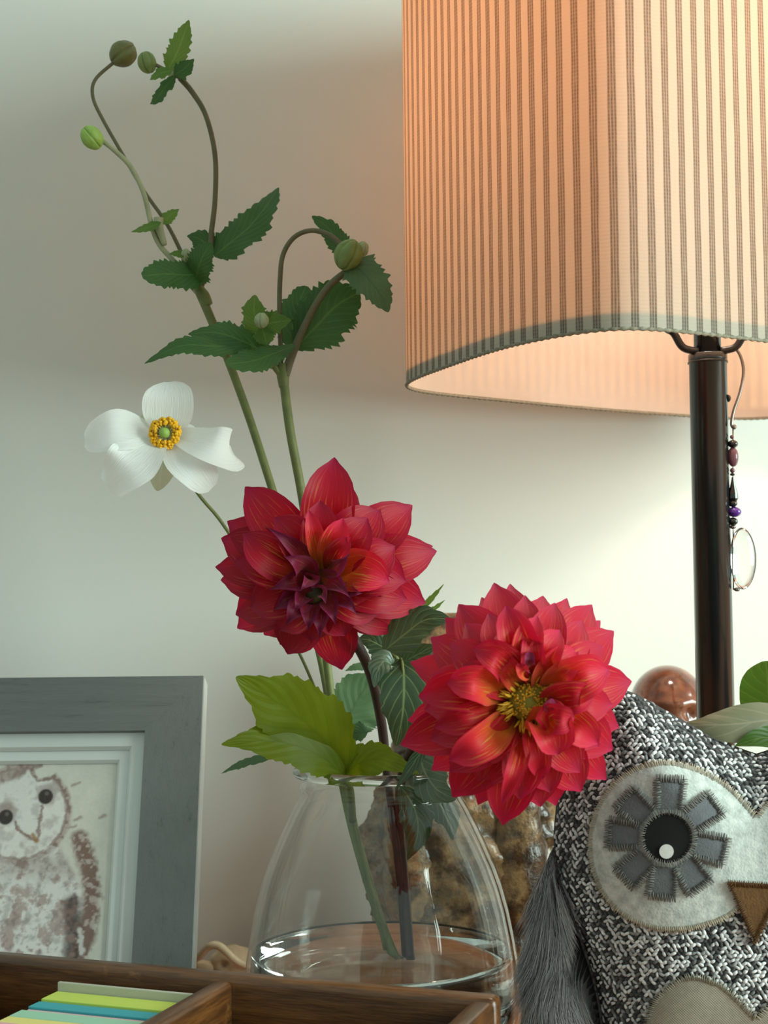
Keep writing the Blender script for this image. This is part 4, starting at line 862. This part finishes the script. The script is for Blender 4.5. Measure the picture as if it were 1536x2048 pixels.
# radius table by angle
def ray_table(n=720):
    T=[]
    m=len(OL)
    for i in range(n):
        a=2*PI*i/n; dx,dy=math.cos(a),math.sin(a); best=None
        for j in range(m):
            x0,y0=OL[j]; x1,y1=OL[(j+1)%m]; x0-=OC[0];x1-=OC[0];y0-=OC[1];y1-=OC[1]
            ex_,ey_=x1-x0,y1-y0; den=dx*ey_-dy*ex_
            if abs(den)<1e-9: continue
            t=(x0*ey_-y0*ex_)/den; s_=(x0*dy-y0*dx)/den
            if t>0 and -1e-6<=s_<=1+1e-6 and (best is None or t>best): best=t
        T.append(best or T[-1])
    return [(T[i-2]+T[i-1]*2+T[i]*3+T[(i+1)%n]*2+T[(i+2)%n])/9 for i in range(n)]
RT=ray_table()
def Rat(a):
    x=(a%(2*PI))/(2*PI)*720; i=int(x)%720; f=x-int(x); return RT[i]*(1-f)+RT[(i+1)%720]*f
def osurf(px,py):
    dx,dy=px-OC[0],py-OC[1]; r=math.hypot(dx,dy); s_=min(1,r/Rat(math.atan2(dy,dx)) if r>1e-6 else 0); return s_
def obul(s_): return OB*(max(0,1-s_**3.2))**0.62
def opt(px,py,off=0.0): return at(px,py,OY-obul(osurf(px,py))-off)
k=NT('dark_tweed_base'); n=k.noise(k.coord(),700,3); M_tweedb=k.surf(k.n('ShaderNodeBsdfPrincipled',{'Base Color':k.ramp(n,[(.35,srgb(26,26,28)),(.6,srgb(70,70,72))]),'Roughness':.95,'Normal':k.bump(n,.6)}).outputs[0])
M_yarn=attr_mat('tweed_yarn',.95,sheen=.2); M_felt=None
k=NT('white_felt'); n1=k.noise(k.coord(),220,6,.7); n2=k.noise(k.coord(),900,3)
M_felt=k.surf(k.n('ShaderNodeBsdfPrincipled',{'Base Color':k.ramp(n1,[(.35,srgb(172,176,172)),(.65,srgb(214,216,210))]),'Roughness':.95,'Sheen Weight':.2,'Normal':k.bump(k.math('ADD',n1,n2),.5,.0006)}).outputs[0])
M_gfelt=plain('grey_felt',srgb(104,106,110),.85,.12,300,bump=.3,bscale=1200); M_bfelt=plain('brown_felt',srgb(104,70,34),.9,.2,300,bump=.4,bscale=900)
M_pupil=plain('black_felt',srgb(10,10,11),.9,.1,300); M_glint=plain('white_thread',srgb(226,226,222),.7,.1,600)
M_stg=attr_mat('grey_thread',.7); M_stt=attr_mat('tan_thread',.7); M_stb=attr_mat('brown_thread',.7)
k=NT('linen'); sx=k.n('ShaderNodeSeparateXYZ',{0:k.coord()}); wx=k.math('SINE',k.math('MULTIPLY',sx.outputs[0],5200.0)); wz=k.math('SINE',k.math('MULTIPLY',sx.outputs[2],5200.0)); ww=k.math('ADD',k.math('MULTIPLY',k.math('MULTIPLY',wx,wz),.5),.5); nn=k.noise(k.coord(),400,3)
M_linen=k.surf(k.n('ShaderNodeBsdfPrincipled',{'Base Color':k.mix(k.math('MULTIPLY',k.math('ADD',ww,nn),.5),srgb(116,110,98),srgb(182,176,162)),'Roughness':.9,'Normal':k.bump(ww,.4,.0004)}).outputs[0])
owl=thing('stuffed_owl',(at(1513,1900,OY).x,OY,0),'stuffed owl doorstop in grey tweed with felt eyes and fur wings','stuffed toy')
V=[];Fc=[];NA=144;ss=[.15,.3,.45,.6,.7,.8,.87,.93,.97,1.0]
V.append(at(*OC,OY-OB))
for s_ in ss:
    for q in range(NA):
        a=2*PI*q/NA; r=Rat(a)*s_; V.append(at(OC[0]+r*math.cos(a),OC[1]+r*math.sin(a),OY-obul(s_)))
nb=len(ss)
for s_ in ss[::-1][1:]:
    for q in range(NA):
        a=2*PI*q/NA; r=Rat(a)*s_; p=at(OC[0]+r*math.cos(a),OC[1]+r*math.sin(a),OY); V.append(p+Vector((0,obul(s_)*.9,0)))
V.append(at(*OC,OY)+Vector((0,OB*.9,0)))
rings=nb*2-1
for q in range(NA): Fc.append((0,1+q,1+(q+1)%NA))
for i in range(rings-1):
    for q in range(NA): a=1+i*NA; Fc.append((a+q,a+NA+q,a+NA+(q+1)%NA,a+(q+1)%NA))
e=len(V)-1; a=1+(rings-1)*NA
for q in range(NA): Fc.append((a+q,e,a+(q+1)%NA))
V=[Vector((v.x,v.y,max(v.z,.0008))) for v in V]
mesh('body',V,Fc,M_tweedb,owl)
# woven yarn floats
V=[];Fc=[];cols=[]
UN=[];
for i in range(4):
    t=i/3
rng_=random.Random(3)
PXO=(OY-OB)/F
pitchx,pitchy=9.6,8.2
def yarn(p,d,n_,L_,r_,col):
    o=len(V); b=d.cross(n_).normalized()
    prof=((-1,.25),(-.55,.85),(0,1.0),(.55,.85),(1,.25))
    for t,rr in prof:
        cpt=p+d*(t*L_)+n_*(r_*.55*(1-t*t)-r_*.2)
        for q in range(4):
            an=PI/4+q*PI/2; V.append(cpt+(b*math.cos(an)+n_*math.sin(an)*.8)*(r_*rr*1.25)); cols.append(col)
    for i in range(4):
        for q in range(4): Fc.append((o+i*4+q,o+i*4+(q+1)%4,o+i*4+4+(q+1)%4,o+i*4+4+q))
    Fc.append((o+3,o+2,o+1,o)); Fc.append((o+16,o+17,o+18,o+19))
row=0; py=1372.0
while py<2206:
    px=1095.0+(row%2)*pitchx*.5; colm=0
    while px<1935:
        jx,jy=px+rng_.uniform(-1.6,1.6)+3*math.sin(py*.013),py+rng_.uniform(-1.4,1.4)+3*math.sin(px*.011)
        s_=osurf(jx,jy)
        if s_<.992:
            p=opt(jx,jy); e1=(opt(jx+4,jy)-p); e2=(opt(jx,jy-4)-p); n_=e1.cross(e2).normalized()
            if n_.y>0: n_=-n_
            ang=(0.62 if (row//1+colm)%2 else -0.75)+rng_.uniform(-.3,.3)+(1.2 if rng_.random()<.15 else 0)
            d=(e1.normalized()*math.cos(ang)+e2.normalized()*math.sin(ang)).normalized()
            rr=rng_.random(); g_=rng_.uniform(.03,.08) if rr<.24 else (rng_.uniform(.14,.34) if rr<.46 else rng_.uniform(.46,.92))
            yarn(p,d,n_,7.6*PXO*rng_.uniform(.8,1.15),3.3*PXO*rng_.uniform(.85,1.15),(g_,g_*1.0,g_*1.02))
        px+=pitchx; colm+=1
    py+=pitchy; row+=1
mesh('tweed_weave',V,Fc,M_yarn,owl,cols=cols,kind='stuff',label='black and white woven tweed yarn')
def patch(name,outline,center,off,mat,par,rings_=(.2,.4,.6,.8,.94,1.0),**kw):
    V=[opt(*center,off)];Fc=[];n=len(outline)
    for f in rings_:
        for x,y_ in outline: V.append(opt(center[0]+(x-center[0])*f,center[1]+(y_-center[1])*f,off))
    for x,y_ in outline: V.append(opt(x,y_,off))
    for x,y_ in outline: V.append(opt(x,y_,-.0005))
    for q in range(n): Fc.append((0,1+q,1+(q+1)%n))
    for i in [*range(len(rings_)-1),len(rings_)]:
        for q in range(n): a=1+i*n; Fc.append((a+q,a+n+q,a+n+(q+1)%n,a+(q+1)%n))
    return mesh(name,V,Fc,mat,par,**kw)
def dens(poly,step=9,closed=True):
    out=[];m=len(poly)
    for i in range(m if closed else m-1):
        a,b_=poly[i],poly[(i+1)%m]; n=max(1,int(math.hypot(b_[0]-a[0],b_[1]-a[1])/step))
        for q in range(n): out.append((a[0]+(b_[0]-a[0])*q/n,a[1]+(b_[1]-a[1])*q/n))
    if not closed: out.append(poly[-1])
    return out
def smoothp(poly,n,closed=False):
    v=catmull([Vector((x,y_)) for x,y_ in poly],n,closed); return [(p.x,p.y) for p in v]
def stitches(name,path,length,step,off,mat,par,base,var=.35,closed=False,shift=0.0,jit=.12,rad=1.25):
    V=[];Fc=[];cols=[]
    path=dens(path,2.0,closed); acc=0; n=len(path); sr_=random.Random(len(path))
    for i in range(n if closed else n-1):
        a=path[i]; b_=path[(i+1)%n]; acc+=math.hypot(b_[0]-a[0],b_[1]-a[1])
        if acc<step: continue
        acc-=step; dx,dy=b_[0]-a[0],b_[1]-a[1]; l=math.hypot(dx,dy) or 1; nx_,ny_=-dy/l,dx/l
        j=sr_.uniform(-jit,jit); nx_,ny_=nx_+dx/l*(j+.15),ny_+dy/l*(j+.15)
        L1=length*sr_.uniform(.82,1.15); c0=(a[0]+nx_*(shift-L1/2),a[1]+ny_*(shift-L1/2)); c1=(a[0]+nx_*(shift+L1/2),a[1]+ny_*(shift+L1/2))
        m_=((c0[0]+c1[0])/2,(c0[1]+c1[1])/2)
        g=tube_geo([opt(*c0,off),opt(*m_,off+.0008),opt(*c1,off)],[.5*rad*PXO,rad*PXO,.5*rad*PXO],4,4)
        f=1+sr_.uniform(-var,var); o=len(V); V+=g[0]; Fc+=[tuple(q+o for q in ff) for ff in g[1]]; cols+=[(base[0]*f,base[1]*f,base[2]*f)]*len(g[0])
    return mesh(name,V,Fc,mat,par,cols=cols,kind='stuff')
TAN=rgb(176,160,138); GRS=rgb(112,108,104); BRS=rgb(92,60,30)
eyel=[(1514,1632),(1487,1600),(1450,1566),(1400,1538),(1350,1524),(1310,1524),(1265,1538),(1222,1570),(1190,1620),(1177,1680),(1183,1740),(1208,1795),(1250,1835),(1300,1856),(1350,1862),(1400,1855),(1450,1838),(1485,1812),(1513,1790)]
eyel=smoothp(eyel,110)
angs=[(20,-370),(290,-210),(380,90),(240,360),(-40,400),(-290,270),(-400,-30),(-280,-260)]
for side in (0,1):
    mx=(lambda p:p) if side==0 else (lambda p:(2*OX-p[0],p[1]))
    ol=[mx(p) for p in eyel]; cl=dens([(1519,1790),(1519,1634)],12,False)
    ol_full=ol+[mx(p) for p in cl]
    face=patch('eye_patch',ol_full,mx((1345,1690)),.0016,M_felt,owl,label='white felt eye patch')
    stitches('eye_patch_stitching',ol,13,4.2,.0017,M_stt,face,TAN,shift=(-2 if side==0 else 2))
    pc_=mx((1335,1676))
    for (dx,dy) in angs:
        a=math.atan2(dy,dx); a=a if side==0 else PI-a
        def rp_(r,t): return (pc_[0]+r*math.cos(a)-t*math.sin(a),pc_[1]+r*math.sin(a)+t*math.cos(a))
        r0,r1,hw=58,119,28
        q_=dens([rp_(r0,-hw*.86),rp_(r1,-hw),rp_(r1,hw),rp_(r0,hw*.86)],10)
        pt_=patch('felt_ray',q_,rp_((r0+r1)/2,0),.0026,M_gfelt,face,rings_=(.4,.8,1.0),label='grey felt rectangle')
        stitches('felt_ray_stitching',[rp_(r0,-hw*.86),rp_(r1,-hw),rp_(r1,hw),rp_(r0,hw*.86)],16,3.4,.0028,M_stg,face,GRS,shift=0,rad=1.5)
    circ=[(pc_[0]+50*math.cos(2*PI*i/48),pc_[1]+50*math.sin(2*PI*i/48)) for i in range(48)]
    patch('pupil',circ,pc_,.0036,M_pupil,face,rings_=(.5,1.0)); c2=[(pc_[0]+(x-pc_[0])*1.06,pc_[1]+(y_-pc_[1])*1.06) for x,y_ in circ]
    stitches('pupil_stitching',c2+[c2[0]],15,4.0,.0038,M_stg,face,GRS)
    gc=mx((1333,1703)); gl=[(gc[0]+14.5*math.cos(2*PI*i/20),gc[1]+14.5*math.sin(2*PI*i/20)) for i in range(20)]; patch('eye_glint',gl,gc,.0044,M_glint,face,rings_=(.6,1.0))
bk=[(1455,1763),(1571,1770),(1511,1889)]; beak=patch('beak',dens(bk,10),(1512,1805),.0034,M_bfelt,owl,label='brown felt beak')
stitches('beak_stitching',bk+[bk[0]],13,3.6,.0036,M_stb,beak,BRS,shift=3)
chl=smoothp([(1513,2036),(1500,2024),(1471,1994),(1438,1968),(1387,1954),(1350,1965),(1310,2001),(1292,2048),(1293,2085),(1340,2125),(1420,2155),(1513,2180)],70)
chest=chl+[(2*OX-x,y_) for x,y_ in chl[::-1][1:-1]]
ch=patch('chest_patch',chest,(1513,2090),.0014,M_linen,owl,label='beige linen chest patch'); stitches('chest_stitching',chest+[chest[0]],15,4.2,.0015,M_stt,ch,rgb(150,142,126))
# seam cord at left/right edge and fur wings
for side in (0,1):
    mx=(lambda p:p) if side==0 else (lambda p:(2*OX-p[0],p[1]))
    wl=[(1112,1690),(1085,1745),(1068,1830),(1060,1940),(1062,2060),(1080,2140),(1120,2185),(1190,2190),(1212,2140),(1210,2050),(1192,1965),(1165,1880),(1140,1800),(1125,1740)]
    wl=[mx(p) for p in smoothp(wl,60,True)]; wc=mx((1138,2010)); YWg=OY+.002
    V=[at(*wc,YWg-.016)];Fc=[];n=len(wl)
    for f in (.4,.75,.93,1.0):
        for x,y_ in wl: V.append(at(wc[0]+(x-wc[0])*f,wc[1]+(y_-wc[1])*f,YWg-.016*(1-f**2.5)))
    for f in (.9,.5):
        for x,y_ in wl: p=at(wc[0]+(x-wc[0])*f,wc[1]+(y_-wc[1])*f,YWg); V.append(p+Vector((0,.016*(1-f**2)+.002,0)))
    V.append(at(*wc,YWg)+Vector((0,.018,0)))
    for q in range(n): Fc.append((0,1+q,1+(q+1)%n))
    for i in range(5):
        for q in range(n): a=1+i*n; Fc.append((a+q,a+n+q,a+n+(q+1)%n,a+(q+1)%n))
    e=len(V)-1;a=1+5*n
    for q in range(n): Fc.append((a+q,e,a+(q+1)%n))
    M_furb=plain('fur_backing',srgb(58,60,64),.95,.2,300) if side==0 else M_furb
    M_fur=attr_mat('grey_fur_strand',.6,sheen=.3,spec=.3) if side==0 else M_fur
    V=[Vector((v.x,v.y,max(v.z,.001))) for v in V]
    wing=mesh('wing',V,Fc,M_furb,owl,label='grey faux fur wing')
    fr_=random.Random(11+side); V=[];Fc=[];cols=[]; sgn=-1 if side==0 else 1
    for i in range(11000):
        b_=fr_.choice(wl); f=math.sqrt(fr_.random()); x=wc[0]+(b_[0]-wc[0])*f; y_=wc[1]+(b_[1]-wc[1])*f
        if y_>2170: continue
        p0=at(x,y_,YWg-.016*(1-f**2.5)+(.006*fr_.random() if f>.9 else 0))
        cl=noise.noise(Vector((x*.02,y_*.014,side))); cl2=noise.noise(Vector((x*.03+9,y_*.02,side)))
        ln=fr_.uniform(.012,.024)*(1.0 if f<.85 else .85); out=f*.9
        d0=Vector((sgn*(.35*out+.12)+cl*.55,-.55-.3*fr_.random(),-.65+cl2*.45)).normalized(); d1=Vector((sgn*.22*out+cl*1.1+fr_.uniform(-.25,.25),-.12+cl2*.35,-1)).normalized()
        p1=p0+d0*ln*.45; p2=p1+(d0*.35+d1).normalized()*ln*.4; p3=p2+d1*ln*.35
        wv=Vector((1,.3,0)).normalized()*.00016; o=len(V)
        for p,s_ in ((p0,1.0),(p1,1.0),(p2,.75),(p3,.12)):
            V.extend((p-wv*s_,p+wv*s_,p+Vector((0,-.00022*s_,0))))
        for i_ in range(3):
            for q in range(3): Fc.append((o+i_*3+q,o+i_*3+(q+1)%3,o+i_*3+3+(q+1)%3,o+i_*3+3+q))
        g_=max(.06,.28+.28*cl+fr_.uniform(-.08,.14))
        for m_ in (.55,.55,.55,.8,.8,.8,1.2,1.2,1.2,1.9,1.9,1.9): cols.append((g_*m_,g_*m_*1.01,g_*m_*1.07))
    V=[Vector((v.x,v.y,max(v.z,.001))) for v in V]
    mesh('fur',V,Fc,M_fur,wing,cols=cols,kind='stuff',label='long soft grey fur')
    seam=[mx(p) for p in [(1108,1700),(1120,1765),(1143,1828),(1168,1898),(1190,1972),(1203,2048),(1202,2130)]]
    tube('seam_cord',[at(x,y_,OY-.016) for x,y_ in seam],.0007,M_tweedb,owl,n=50,seg=6)
